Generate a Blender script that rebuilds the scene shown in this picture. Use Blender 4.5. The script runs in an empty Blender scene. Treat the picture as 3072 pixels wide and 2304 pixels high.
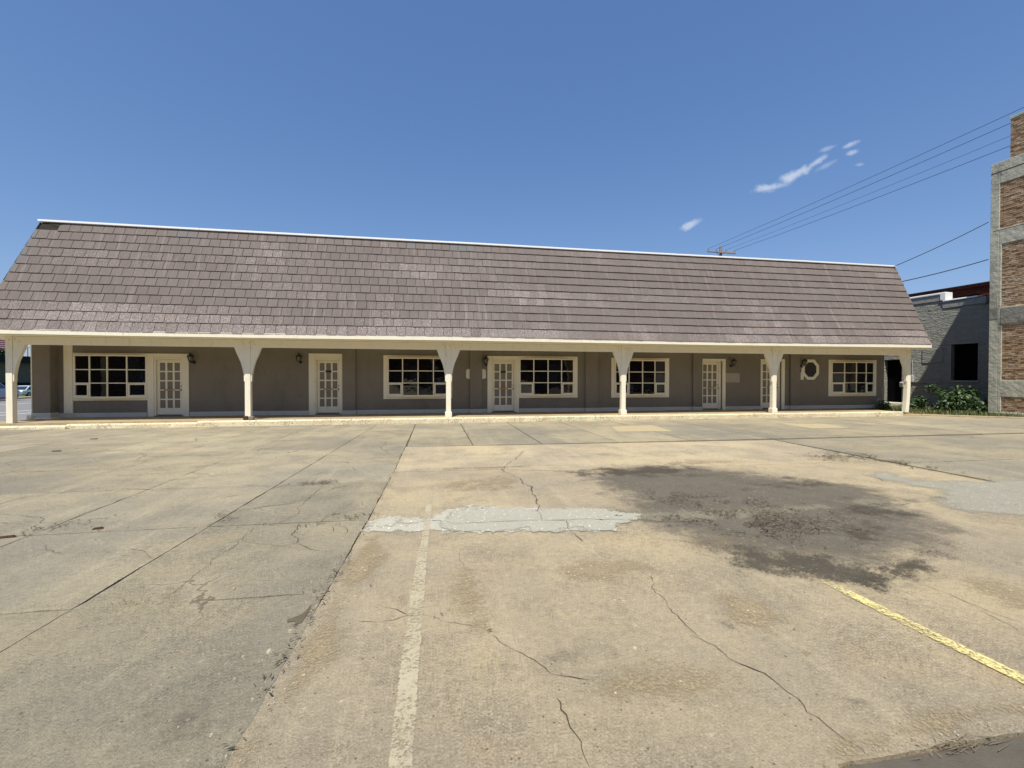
import bpy, bmesh, math, random
from mathutils import Vector, Matrix, noise as mnoise
R = math.radians
random.seed(11)
scene = bpy.context.scene
COL = scene.collection

# ------------------------------------------------------------------ camera
cam = bpy.data.objects.new('camera', bpy.data.cameras.new('camera'))
COL.objects.link(cam)
cam.data.sensor_width = 36.0
cam.data.lens = 36.0 * 1340.0 / 3072.0
cam.data.clip_start = 0.05
cam.data.clip_end = 3000.0
YAW, PITCH, ROLL = R(9.9175), R(-0.684), R(0.0748)
fw = Vector((math.sin(YAW)*math.cos(PITCH), math.cos(YAW)*math.cos(PITCH), math.sin(PITCH)))
rt = fw.cross(Vector((0, 0, 1))).normalized()
up = rt.cross(fw)
r2 = rt*math.cos(ROLL) + up*math.sin(ROLL)
u2 = up*math.cos(ROLL) - rt*math.sin(ROLL)
M = Matrix((r2, u2, -fw)).transposed().to_4x4()
M.translation = (0, 0, 1.5)
cam.matrix_world = M
scene.camera = cam

# ------------------------------------------------------------------ sky, sun, exposure
SUN = Vector((-0.38, -1.0, 2.0)).normalized()          # towards the sun
SUN_EL = math.asin(SUN.z)
world = bpy.data.worlds.new('World')
scene.world = world
world.use_nodes = True
wn, wl = world.node_tree.nodes, world.node_tree.links
wn.clear()
wout = wn.new('ShaderNodeOutputWorld')
wbg = wn.new('ShaderNodeBackground')
wbg.inputs['Strength'].default_value = 0.13
sky = wn.new('ShaderNodeTexSky')
sky.sky_type = 'NISHITA'
sky.sun_disc = False
sky.sun_elevation = SUN_EL
sky.sun_rotation = math.atan2(SUN.x, SUN.y)
sky.altitude = 100.0
sky.air_density = 1.0
sky.dust_density = 0.8
sky.ozone_density = 2.6
wl.new(wbg.outputs[0], wout.inputs[0])

def wmath(op, a, b=None):
    n = wn.new('ShaderNodeMath'); n.operation = op
    for i, v in enumerate((a, b)):
        if v is None: continue
        if isinstance(v, (int, float)): n.inputs[i].default_value = v
        else: wl.new(v, n.inputs[i])
    return n.outputs[0]
def wdot(a, vec):
    n = wn.new('ShaderNodeVectorMath'); n.operation = 'DOT_PRODUCT'
    wl.new(a, n.inputs[0]); n.inputs[1].default_value = vec
    return n.outputs['Value']
tc = wn.new('ShaderNodeTexCoord')
dirv = tc.outputs['Generated']
cn = wn.new('ShaderNodeTexNoise'); cn.inputs['Scale'].default_value = 46.0
cn.inputs['Detail'].default_value = 7.0; cn.inputs['Roughness'].default_value = 0.62
wl.new(dirv, cn.inputs['Vector'])
cn2 = wn.new('ShaderNodeTexNoise'); cn2.inputs['Scale'].default_value = 9.0
cn2.inputs['Detail'].default_value = 3.0
wl.new(dirv, cn2.inputs['Vector'])
# small fair-weather wisps: (centre direction, end direction along its length, half length, half width, density)
CLOUDS = [((0.5989, 0.7216, 0.3473), (0.6198, 0.7031, 0.3486), 0.0301, 0.008, 0.8), ((0.6251, 0.6929, 0.3594), (0.6469, 0.6677, 0.3683), 0.0283, 0.0092, 0.85), ((0.6459, 0.6667, 0.3719), (0.6539, 0.6557, 0.3774), 0.0173, 0.0057, 0.7), ((0.6521, 0.6517, 0.3874), (0.6607, 0.6419, 0.3892), 0.0136, 0.0045, 0.4), ((0.6731, 0.6315, 0.385), (0.681, 0.6219, 0.3866), 0.0123, 0.0044, 0.65), ((0.6794, 0.6319, 0.3729), (0.687, 0.623, 0.3741), 0.0117, 0.0044, 0.6), ((0.6916, 0.63, 0.3533), (0.6954, 0.6261, 0.3528), 0.0073, 0.0032, 0.35), ((0.658, 0.6596, 0.3634), (0.6689, 0.645, 0.3695), 0.0202, 0.0047, 0.3), ((0.5003, 0.8103, 0.3051), (0.513, 0.7998, 0.3116), 0.0199, 0.008, 0.75)]
mask = None
for c, e, ra, rb, dens in CLOUDS:
    c = Vector(c).normalized(); e = Vector(e).normalized()
    t = (e - c*c.dot(e)).normalized(); b = c.cross(t)
    a_ = wmath('DIVIDE', wdot(dirv, t), ra)
    b_ = wmath('DIVIDE', wdot(dirv, b), rb)
    rr = wmath('SQRT', wmath('ADD', wmath('MULTIPLY', a_, a_), wmath('MULTIPLY', b_, b_)))
    front = wmath('GREATER_THAN', wdot(dirv, c), 0.2)
    v = wmath('SUBTRACT', 1.0, rr)
    v = wmath('ADD', v, wmath('MULTIPLY', wmath('SUBTRACT', cn.outputs[0], 0.47), 2.4))
    mr = wn.new('ShaderNodeMapRange'); mr.interpolation_type = 'SMOOTHSTEP'
    wl.new(v, mr.inputs[0]); mr.inputs[1].default_value = -0.1; mr.inputs[2].default_value = 1.0
    mr.inputs[4].default_value = dens
    v = wmath('MULTIPLY', mr.outputs[0], front)
    mask = v if mask is None else wmath('MAXIMUM', mask, v)
mixc = wn.new('ShaderNodeMix'); mixc.data_type = 'RGBA'
wl.new(mask, mixc.inputs['Factor'])
# clear deep-blue air: one uniform grade of the whole sky, channel by channel
ssep = wn.new('ShaderNodeSeparateColor'); wl.new(sky.outputs[0], ssep.inputs[0])
scmb = wn.new('ShaderNodeCombineColor')
for i, (g_, k_) in enumerate(((0.9, 0.702), (0.741, 0.966), (0.61, 1.54))):
    wl.new(wmath('MULTIPLY', wmath('POWER', ssep.outputs[i], g_), k_), scmb.inputs[i])
wl.new(scmb.outputs[0], mixc.inputs['A'])
mixc.inputs['B'].default_value = (3.7, 4.2, 5.1, 1)
wl.new(mixc.outputs['Result'], wbg.inputs['Color'])

sun = bpy.data.objects.new('sun', bpy.data.lights.new('sun', 'SUN'))
COL.objects.link(sun)
sun.data.energy = 4.8
sun.data.angle = R(0.53)
sun.data.color = (1.0, 0.955, 0.87)
sun.rotation_euler = (-SUN).to_track_quat('-Z', 'Y').to_euler()
sun.location = SUN*60
scene.view_settings.view_transform = 'Standard'
scene.view_settings.look = 'None'
scene.view_settings.gamma = 1.0
scene.view_settings.use_curve_mapping = False
scene.view_settings.exposure = 0.32
scene.cycles.max_bounces = 8
scene.cycles.transparent_max_bounces = 16

# ------------------------------------------------------------------ node helper
class NM:
    def __init__(self, name, rough=0.8, spec=0.3):
        self.m = bpy.data.materials.new(name); self.m.use_nodes = True
        self.n = self.m.node_tree.nodes; self.l = self.m.node_tree.links
        self.b = self.n['Principled BSDF']
        self.b.inputs['Roughness'].default_value = rough
        self.b.inputs['Specular IOR Level'].default_value = spec
        g = self.n.new('ShaderNodeNewGeometry'); self.pos = g.outputs['Position']
        self.obj = self.n.new('ShaderNodeTexCoord').outputs['Object']
    def put(self, s, v):
        if v is None: return
        if hasattr(v, 'is_output') or hasattr(v, 'links'): self.l.new(v, s)
        else:
            if isinstance(v, (tuple, list)) and len(v) == 3 and s.type == 'RGBA': v = (*v, 1)
            s.default_value = v
    def noise(self, scale, detail=4, rough=0.55, vec=None, dist=0.0):
        t = self.n.new('ShaderNodeTexNoise')
        t.inputs['Scale'].default_value = scale; t.inputs['Detail'].default_value = detail
        t.inputs['Roughness'].default_value = rough; t.inputs['Distortion'].default_value = dist
        self.l.new(vec or self.pos, t.inputs['Vector']); return t.outputs[0]
    def voro(self, scale, vec=None, feature='F1', out='Distance', rnd=1.0):
        t = self.n.new('ShaderNodeTexVoronoi'); t.feature = feature
        t.inputs['Scale'].default_value = scale; t.inputs['Randomness'].default_value = rnd
        self.l.new(vec or self.pos, t.inputs['Vector']); return t.outputs[out]
    def scale(self, v3, vec=None):
        t = self.n.new('ShaderNodeVectorMath'); t.operation = 'MULTIPLY'
        self.l.new(vec or self.pos, t.inputs[0]); t.inputs[1].default_value = v3; return t.outputs[0]
    def math(self, op, a, b=0.0, clamp=False):
        t = self.n.new('ShaderNodeMath'); t.operation = op; t.use_clamp = clamp
        self.put(t.inputs[0], a); self.put(t.inputs[1], b); return t.outputs[0]
    def ramp(self, v, a, b, lo=0.0, hi=1.0, smooth=True):
        t = self.n.new('ShaderNodeMapRange')
        if smooth: t.interpolation_type = 'SMOOTHSTEP'
        self.l.new(v, t.inputs[0])
        for i, x in zip((1, 2, 3, 4), (a, b, lo, hi)): t.inputs[i].default_value = x
        return t.outputs[0]
    def mix(self, f, a, b, blend='MIX'):
        t = self.n.new('ShaderNodeMix'); t.data_type = 'RGBA'; t.blend_type = blend
        self.put(t.inputs['Factor'], f); self.put(t.inputs['A'], a); self.put(t.inputs['B'], b)
        return t.outputs['Result']
    def attr(self, name, out='Fac'):
        t = self.n.new('ShaderNodeAttribute'); t.attribute_name = name; return t.outputs[out]
    def bump(self, h, strength=0.4, dist=0.01):
        t = self.n.new('ShaderNodeBump'); t.inputs['Strength'].default_value = strength
        t.inputs['Distance'].default_value = dist
        self.l.new(h, t.inputs['Height']); self.l.new(t.outputs[0], self.b.inputs['Normal'])
    def color(self, c): self.put(self.b.inputs['Base Color'], c)
    def alpha(self, a): self.put(self.b.inputs['Alpha'], a)

def mul(c, k): return tuple(x*k for x in c)

def plain(name, c, var=0.25, scale=6.0, rough=0.6, spec=0.3, bump=0.0, metal=0.0):
    m = NM(name, rough, spec)
    m.color(m.mix(m.noise(scale, 6, 0.65), mul(c, 1-var), mul(c, 1+var)))
    m.b.inputs['Metallic'].default_value = metal
    if bump: m.bump(m.noise(scale*12, 4), bump, 0.005)
    return m.m

def m_concrete(name, base, tint, chip, fine, brk):
    """weathered exposed-aggregate concrete: blotches, traffic wear, grit, chips of light stone"""
    m = NM(name, 0.92, 0.12)
    big = m.noise(0.3, 6, 0.62); mid = m.noise(1.5, 8, 0.7); g1 = m.noise(21, 7, 0.8); g2 = m.noise(85, 5, 0.82); fi = m.noise(170, 3, 0.7)
    sh = m.attr('shade')
    c = m.mix(m.ramp(big, 0.36, 0.62), (base[0]*.92, base[1]*.95, base[2]*1.08), (tint[0]*1.1, tint[1]*1.08, tint[2]*1.02))
    c = m.mix(m.ramp(mid, 0.44, 0.68, 0.0, 0.65), c, (base[0]*.74, base[1]*.78, base[2]*.88))
    warm = m.noise(0.8, 5, 0.65, m.scale((1, 1, 1), m.obj))
    c = m.mix(m.ramp(warm, 0.54, 0.72, 0.0, 0.5), c, (tint[0]*1.14, tint[1]*1.0, tint[2]*.84))
    streak = m.noise(1.0, 7, 0.72, m.scale((2.6, 0.3, 1)))
    c = m.mix(m.ramp(streak, 0.5, 0.72, 0.0, 0.55), c, mul(tint, 1.22))
    st2 = m.noise(0.7, 8, 0.72, m.scale((0.6, 1.6, 1)))
    c = m.mix(m.ramp(st2, 0.56, 0.74, 0.0, 0.55), c, mul(base, 0.64))
    rough_ = m.ramp(m.noise(0.75, 6, 0.7), 0.42, 0.64, 0.6, 1.15)       # where the skin has worn off the stones show
    c = m.mix(m.math('MULTIPLY', m.ramp(g1, 0.36, 0.54, 0.55, 0.0), rough_), c, mul(base, 0.58))
    c = m.mix(m.math('MULTIPLY', m.ramp(g1, 0.54, 0.7, 0.0, 0.7), rough_), c, mul(tint, 1.45))
    c = m.mix(m.math('MULTIPLY', m.ramp(g2, 0.38, 0.5, 0.7, 0.0), rough_), c, mul(base, 0.42))
    c = m.mix(m.math('MULTIPLY', m.ramp(g2, 0.52, 0.66, 0.0, 0.6), rough_), c, mul(tint, 1.5))
    v2 = m.voro(19); vc2 = m.voro(19, out='Color'); sp2 = m.n.new('ShaderNodeSeparateColor'); m.l.new(vc2, sp2.inputs[0])
    pk2 = m.math('MULTIPLY', m.math('GREATER_THAN', sp2.outputs[0], 1.0-chip*.55), m.ramp(v2, 0.1, 0.26, 1, 0))
    c = m.mix(m.math('MULTIPLY', pk2, m.ramp(m.noise(1.3, 5, 0.7), 0.5, 0.62, 0, .75)), c, mul(tint, 1.6))
    v = m.voro(46); vr = m.voro(46, out='Color')
    sep = m.n.new('ShaderNodeSeparateColor'); m.l.new(vr, sep.inputs[0])
    patch = m.ramp(m.noise(0.9, 5, 0.65), 0.44, 0.64)
    pick = m.math('MULTIPLY', m.math('GREATER_THAN', sep.outputs[0], 1.0-chip), m.ramp(v, 0.2, 0.36, 1, 0))
    c = m.mix(m.math('MULTIPLY', pick, m.math('ADD', m.math('MULTIPLY', patch, 0.6), 0.06)), c, (0.5, 0.44, 0.335))
    pit = m.math('MULTIPLY', m.math('GREATER_THAN', sep.outputs[1], 0.97), m.ramp(v, 0.18, 0.34, 1, 0))
    c = m.mix(m.math('MULTIPLY', pit, 0.7), c, (0.08, 0.062, 0.045))
    # wandering hairline cracks, dirt-filled, with a paler worn edge
    wv = m.n.new('ShaderNodeTexNoise'); wv.inputs['Scale'].default_value = 1.6; wv.inputs['Detail'].default_value = 6; m.l.new(m.pos, wv.inputs['Vector'])
    wa = m.n.new('ShaderNodeVectorMath'); wa.operation = 'MULTIPLY_ADD'; m.l.new(wv.outputs['Color'], wa.inputs[0]); wa.inputs[1].default_value = (.9, .9, 0); m.l.new(m.pos, wa.inputs[2])
    ck = m.voro(0.62, m.scale((1, 1, 0), wa.outputs[0]), 'DISTANCE_TO_EDGE')
    cm = m.ramp(m.noise(0.7, 4, 0.6), 0.47, 0.6)
    c = m.mix(m.math('MULTIPLY', m.math('MULTIPLY', m.ramp(ck, 0.0, 0.035, 0.5, 0), cm), brk), c, mul(tint, 1.25))
    c = m.mix(m.math('MULTIPLY', m.math('MULTIPLY', m.ramp(ck, 0.001, 0.0042, 0.8, 0), cm), brk), c, (0.075, 0.06, 0.04))
    bri = m.math('ADD', m.math('MULTIPLY', sh, 0.26), 0.87)
    cc = m.n.new('ShaderNodeCombineColor')
    for i in range(3): m.l.new(bri, cc.inputs[i])
    m.color(m.mix(1.0, c, cc.outputs[0], 'MULTIPLY'))
    h = m.math('ADD', m.math('MULTIPLY', g2, 0.9), m.math('ADD', m.math('MULTIPLY', fi, fine), m.math('MULTIPLY', v, -0.3)))
    m.bump(h, 1.0, 0.007)
    return m.m

def m_patch(name, c, c2, soft=1.0, nscale=3.0, amp=1.3, rough=0.85, dens=1.0, grit=0.4):
    """thin layer lying on the slab, its border eaten by wear"""
    m = NM(name, rough, 0.15)
    f = m.attr('fade'); n = m.ramp(m.noise(nscale, 8, 0.7), 0.3, 0.7, smooth=False); n3 = m.ramp(m.noise(60, 5, 0.78), 0.3, 0.7, smooth=False)
    a = m.math('ADD', f, m.math('MULTIPLY', m.math('SUBTRACT', n, 0.5), amp))
    a = m.math('ADD', a, m.math('MULTIPLY', m.math('SUBTRACT', n3, 0.5), grit))
    m.alpha(m.ramp(a, 0.15, 0.15+soft*0.6, 0, dens))
    col = m.mix(m.noise(2.3, 6, 0.65), c, c2)
    col = m.mix(m.ramp(n3, 0.35, 0.7, 0.35, 0.0), col, mul(c, 0.5))
    v = m.voro(34); vr = m.voro(34, out='Color'); sep = m.n.new('ShaderNodeSeparateColor'); m.l.new(vr, sep.inputs[0])
    pick = m.math('MULTIPLY', m.math('GREATER_THAN', sep.outputs[0], 0.88), m.ramp(v, 0.2, 0.34, 0.7, 0))
    m.color(m.mix(pick, col, mul(c2, 2.2)))
    m.bump(n3, 0.5, 0.004)
    return m.m

def m_line(name, c, wear, dens):
    m = NM(name, 0.75, 0.25)
    f = m.attr('fade'); n = m.ramp(m.noise(3.0, 8, 0.72), 0.3, 0.7, smooth=False); n2 = m.ramp(m.noise(48, 6, 0.8), 0.3, 0.7, smooth=False)
    a = m.math('ADD', m.math('MULTIPLY', n, 0.45), m.math('MULTIPLY', n2, 1.0))
    a = m.math('ADD', a, m.math('MULTIPLY', f, 0.8))
    m.alpha(m.ramp(a, wear+.28, wear+0.75, 0.0, dens))
    m.color(m.mix(n, mul(c, 0.8), c))
    return m.m

def m_stucco(name, c, scale=9.0, strength=0.6, stain=(0.12, 0.11, 0.09), amount=0.35, ripple=False):
    m = NM(name, 0.92, 0.15)
    if ripple:
        w = m.scale((1.0, 1.0, 3.4)); n = m.noise(2.2, 5, 0.55, w, 1.6); k = m.noise(24, 4, 0.6)
        h = m.math('ADD', n, m.math('MULTIPLY', k, 0.18)); m.bump(h, 1.0, 0.16)
    else:
        n = m.noise(scale, 6, 0.6); v = m.voro(scale*0.6, feature='SMOOTH_F1'); h = m.math('ADD', n, m.math('MULTIPLY', v, 0.6))
        m.bump(h, strength, 0.03)
    col = m.mix(m.noise(1.2, 6, 0.6), mul(c, 0.86), mul(c, 1.12))
    st = m.noise(1.4, 7, 0.72, m.scale((1.3, 1.3, 0.5)))
    m.color(m.mix(m.ramp(st, 0.5, 0.74, 0, amount), col, stain))
    return m.m

MAT = {}
MAT['tan'] = m_concrete('tan_concrete', (0.375, 0.306, 0.195), (0.455, 0.378, 0.247), 0.2, 0.7, 0.25)
MAT['grey'] = m_concrete('grey_concrete', (0.27, 0.236, 0.16), (0.345, 0.3, 0.203), 0.05, 0.5, 0.8)
MAT['walk'] = m_concrete('walkway_concrete', (0.37, 0.285, 0.165), (0.43, 0.34, 0.205), 0.02, 0.3, 0.3)
MAT['dirt'] = plain('dark_joint_dirt', (0.12, 0.098, 0.066), 0.5, 8, 0.95, 0.1)
MAT['crack'] = plain('crack_dirt', (0.085, 0.067, 0.045), 0.6, 14, 0.95, 0.1)
MAT['soil'] = plain('dry_soil', (0.2, 0.155, 0.1), 0.4, 3, 0.95, 0.1, 0.5)
MAT['asphalt'] = plain('old_asphalt', (0.1, 0.087, 0.066), 0.35, 7, 0.9, 0.2, 0.8)
MAT['street'] = plain('street_asphalt', (0.2, 0.195, 0.185), 0.22, 0.8, 0.9, 0.2)
MAT['mortar'] = m_patch('grey_mortar', (0.35, 0.335, 0.26), (0.44, 0.42, 0.335), 0.6, 3.0, 1.6, grit=0.4)
MAT['lime'] = m_patch('white_lime_edge', (0.4, 0.375, 0.29), (0.52, 0.49, 0.39), 0.9, 5, 2.0)
MAT['stain'] = m_patch('grey_brown_oil_stain', (0.16, 0.139, 0.105), (0.245, 0.213, 0.158), 1.9, 1.3, 1.9, dens=0.6, grit=0.8)
MAT['darkstain'] = m_patch('black_oil_stain', (0.075, 0.065, 0.05), (0.125, 0.107, 0.078), 1.9, 1.8, 2.6, dens=0.8, grit=1.5)
MAT['stain_soft'] = m_patch('faint_grey_stain', (0.13, 0.12, 0.10), (0.18, 0.165, 0.14), 2.0, 4, 1.0, dens=0.6, grit=0.5)
MAT['exposed'] = m_patch('exposed_aggregate', (0.3, 0.235, 0.135), (0.42, 0.34, 0.21), 2.0, 2.2, 2.0, dens=0.8, grit=1.6)
MAT['rust'] = m_patch('rust_stain', (0.26, 0.15, 0.05), (0.3, 0.18, 0.07), 2.0, 5, 1.0, dens=0.45)
MAT['greypatch'] = m_patch('pale_grey_concrete_patch', (0.33, 0.31, 0.24), (0.42, 0.395, 0.31), 1.3, 1.6, 1.5, grit=0.5, dens=0.8)
MAT['smear'] = m_patch('thin_grey_mortar_smear', (0.23, 0.205, 0.145), (0.3, 0.27, 0.195), 1.6, 2.2, 1.8, grit=0.5, dens=0.75)
MAT['palepatch'] = m_patch('pale_new_concrete', (0.42, 0.345, 0.2), (0.49, 0.405, 0.25), 0.5, 3, 0.8, grit=0.3)
MAT['whiteline'] = m_line('worn_white_paint', (0.56, 0.49, 0.33), 0.84, 0.7)
MAT['yellowline'] = m_line('worn_yellow_paint', (0.78, 0.66, 0.27), 0.94, 0.88)
MAT['roadwhite'] = plain('road_marking_white', (0.75, 0.75, 0.72), 0.1)
MAT['cream'] = None
def m_cream(name, c, peel):
    m = NM(name, 0.62, 0.3)
    n = m.noise(2.2, 6, 0.65); n2 = m.noise(26, 6, 0.75); dr = m.noise(3.0, 6, 0.7, m.scale((3, 3, 0.6)))
    col = m.mix(n, mul(c, 0.88), mul(c, 1.06))
    col = m.mix(m.ramp(dr, 0.52, 0.78, 0, 0.35), col, (0.36, 0.29, 0.19))
    m.color(m.mix(m.ramp(m.math('ADD', n2, m.math('MULTIPLY', n, 0.25)), peel, peel+0.05), col, (0.2, 0.16, 0.11)))
    m.bump(n2, 0.25, 0.004)
    return m.m
MAT['cream'] = m_cream('cream_paint', (0.82, 0.77, 0.61), 0.86)
MAT['kerbpaint'] = m_cream('chipped_kerb_paint', (0.72, 0.63, 0.42), 0.66)
MAT['board'] = m_cream('pale_baseboard_paint', (0.56, 0.56, 0.49), 0.84)
MAT['taupe'] = m_stucco('taupe_stucco', (0.215, 0.192, 0.156), 7, 1.0, (0.11, 0.1, 0.085), 0.3)
MAT['doorpanel'] = plain('taupe_door_panel', (0.21, 0.185, 0.15), 0.12, 4, 0.5)
MAT['white'] = plain('white_metal_coping', (0.8, 0.8, 0.78), 0.05, 3, 0.45, 0.4)
MAT['felt'] = plain('black_roof_felt', (0.035, 0.032, 0.026), 0.5, 9, 0.95, 0.1, 0.5)
MAT['rake'] = plain('brown_rake_board', (0.13, 0.075, 0.05), 0.3, 5, 0.8)
MAT['iron'] = plain('black_lantern_iron', (0.018, 0.014, 0.013), 0.3, 20, 0.45, 0.4)
MAT['frost'] = plain('dusty_lantern_glass', (0.16, 0.15, 0.135), 0.2, 12, 0.25, 0.5)
MAT['brass'] = plain('brass_push_bar', (0.45, 0.27, 0.09), 0.2, 9, 0.4, 0.5, metal=0.4)
MAT['steel'] = plain('dull_steel', (0.25, 0.24, 0.22), 0.2, 9, 0.4, 0.5, metal=0.7)
MAT['plate'] = plain('black_number_plate', (0.02, 0.02, 0.02), 0.2, 9, 0.4)
MAT['rubble'] = plain('broken_post_base', (0.2, 0.17, 0.14), 0.7, 14, 0.95, 0.1, 1.0)
MAT['rotten'] = plain('rotten_rusty_wood', (0.075, 0.04, 0.028), 0.6, 12, 0.95, 0.1, 0.8)
MAT['notice'] = plain('pale_painted_notice', (0.37, 0.33, 0.27), 0.15, 5, 0.7)
MAT['sign'] = plain('cream_plaque', (0.72, 0.68, 0.56), 0.08, 5, 0.6)
MAT['meter'] = plain('grey_meter_box', (0.42, 0.42, 0.39), 0.1, 5, 0.5)
def m_glass(name, c):
    m = NM(name, 0.03, 0.5)
    m.color(m.mix(m.noise(1.2, 3), mul(c, 0.6), mul(c, 1.4)))
    m.b.inputs['IOR'].default_value = 1.75      # two panes of glass
    m.bump(m.noise(2.3, 3), 0.09, 0.05)
    return m.m
MAT['glass'] = m_glass('dark_window_glass', (0.006, 0.006, 0.007))
MAT['carglass'] = m_glass('car_glass', (0.02, 0.03, 0.035))
MAT['void'] = plain('black_boarded_opening', (0.0035, 0.0035, 0.0035), 0.2, 3, 0.9, 0.05)
MAT['cementwall'] = m_stucco('cream_cement_render', (0.43, 0.42, 0.33), 7, 1.0, (0.15, 0.15, 0.125), 0.85)
MAT['greystucco'] = m_stucco('rippled_grey_stucco', (0.31, 0.31, 0.265), ripple=True, amount=0.25)
MAT['greypaint'] = m_stucco('smooth_grey_render', (0.29, 0.29, 0.265), 8, 0.6)
def m_brick(name, cs, grime):
    m = NM(name, 0.92, 0.12)
    sh = m.attr('shade')
    r = m.n.new('ShaderNodeValToRGB'); m.l.new(sh, r.inputs[0])
    el = r.color_ramp.elements
    while len(el) < len(cs): el.new(0.5)
    for i, c in enumerate(cs): el[i].position = i/(len(cs)-1); el[i].color = (*c, 1)
    col = m.mix(m.ramp(m.noise(8, 5, 0.7), 0.4, 0.75, 0, 0.5), r.outputs[0], grime)
    m.color(col); m.bump(m.noise(30, 4), 0.6, 0.01)
    return m.m
MAT['tanbrick'] = m_brick('tan_brown_brick', [(0.29, 0.18, 0.105), (0.38, 0.25, 0.145), (0.45, 0.315, 0.195), (0.54, 0.42, 0.29)], (0.12, 0.075, 0.04))
MAT['redbrick'] = m_brick('dark_red_brick', [(0.12, 0.03, 0.018), (0.18, 0.048, 0.028), (0.22, 0.065, 0.04)], (0.08, 0.025, 0.015))
MAT['joint'] = plain('brick_mortar', (0.27, 0.21, 0.15), 0.3, 9, 0.95, 0.1)
MAT['redjoint'] = plain('red_brick_wall', (0.13, 0.04, 0.026), 0.3, 2, 0.95, 0.1)
def m_shingle():
    m = NM('mauve_brown_asphalt_shingle', 0.93, 0.12)
    a = m.n.new('ShaderNodeAttribute'); a.attribute_name = 'tone'
    sep = m.n.new('ShaderNodeSeparateColor'); m.l.new(a.outputs['Color'], sep.inputs[0])
    sh, gf, fl = sep.outputs[0], sep.outputs[1], sep.outputs[2]
    gr = m.noise(90, 4, 0.8); fk = m.noise(34, 5, 0.78)
    col = m.mix(sh, (0.16, 0.134, 0.12), (0.22, 0.188, 0.168))
    col = m.mix(m.ramp(gr, 0.35, 0.7, 0.5, 0.0), col, (0.07, 0.054, 0.05))
    th = m.math('SUBTRACT', 0.67, m.math('MULTIPLY', fl, 0.2))
    fm = m.math('MULTIPLY', m.math('SUBTRACT', fk, th), 9.0, True)
    col = m.mix(m.math('MULTIPLY', fm, 0.75), col, (0.42, 0.36, 0.335))
    st = m.noise(2.2, 6, 0.7, m.scale((3.4, 0.2, 0.2)))
    col = m.mix(m.ramp(st, 0.52, 0.76, 0, 0.5), col, (0.33, 0.275, 0.25))
    col = m.mix(gf, col, (0.15, 0.155, 0.15))
    m.color(col); m.bump(gr, 0.5, 0.006)
    return m.m
MAT['shingle'] = m_shingle()
def m_leaf(name, c1, c2, trans=0.25):
    m = NM(name, 0.5, 0.35)
    m.color(m.mix(m.attr('shade'), c1, c2))
    m.b.inputs['Transmission Weight'].default_value = 0.0
    m.b.inputs['Subsurface Weight'].default_value = 0.0
    return m.m
MAT['leaf'] = m_leaf('broad_green_leaf', (0.014, 0.036, 0.008), (0.06, 0.105, 0.026))
MAT['treeleaf'] = m_leaf('tree_leaf', (0.025, 0.05, 0.014), (0.075, 0.115, 0.035))
MAT['grass'] = m_leaf('weedy_grass', (0.05, 0.08, 0.02), (0.16, 0.17, 0.06))
MAT['straw'] = m_leaf('dry_litter', (0.045, 0.036, 0.022), (0.24, 0.19, 0.11))
MAT['lawn'] = plain('lawn', (0.075, 0.12, 0.028), 0.4, 2, 0.95, 0.1)
MAT['bark'] = plain('bark', (0.09, 0.07, 0.05), 0.4, 9, 0.95, 0.1)
MAT['polewood'] = plain('weathered_pole_wood', (0.26, 0.23, 0.19), 0.3, 9, 0.9, 0.1)
MAT['wire'] = plain('black_cable', (0.02, 0.022, 0.026), 0.2, 9, 0.6)
MAT['porcelain'] = plain('insulator', (0.2, 0.22, 0.25), 0.2, 9, 0.3, 0.5)
MAT['tyre'] = plain('tyre_rubber', (0.02, 0.02, 0.02), 0.3, 9, 0.8)
MAT['rim'] = plain('wheel_rim', (0.45, 0.45, 0.46), 0.1, 9, 0.35, 0.5, metal=0.8)
MAT['lamp'] = plain('lamp_glass', (0.6, 0.6, 0.6), 0.1, 9, 0.2, 0.5)
MAT['tail'] = plain('tail_lamp_red', (0.3, 0.02, 0.02), 0.1, 9, 0.25, 0.5)
def paint(name, c):
    m = NM(name, 0.28, 0.5); m.color(m.mix(m.noise(2, 2), mul(c, 0.94), mul(c, 1.04)))
    m.b.inputs['Coat Weight'].default_value = 0.8; m.b.inputs['Coat Roughness'].default_value = 0.05
    return m.m
MAT['farwall'] = plain('tan_far_wall', (0.12, 0.108, 0.085), 0.12, 0.4, 0.9)
MAT['farroof'] = plain('dark_roof_band', (0.018, 0.022, 0.032), 0.2, 0.5, 0.9, 0.05)
MAT['stone'] = plain('pale_pebble', (0.36, 0.31, 0.23), 0.2, 20, 0.9)
MAT['flagred'] = plain('flag_red', (0.4, 0.03, 0.04), 0.1, 3)
MAT['flagwhite'] = plain('flag_white', (0.75, 0.75, 0.75), 0.05, 3)
MAT['flagblue'] = plain('flag_blue', (0.02, 0.03, 0.13), 0.1, 3)

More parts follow.
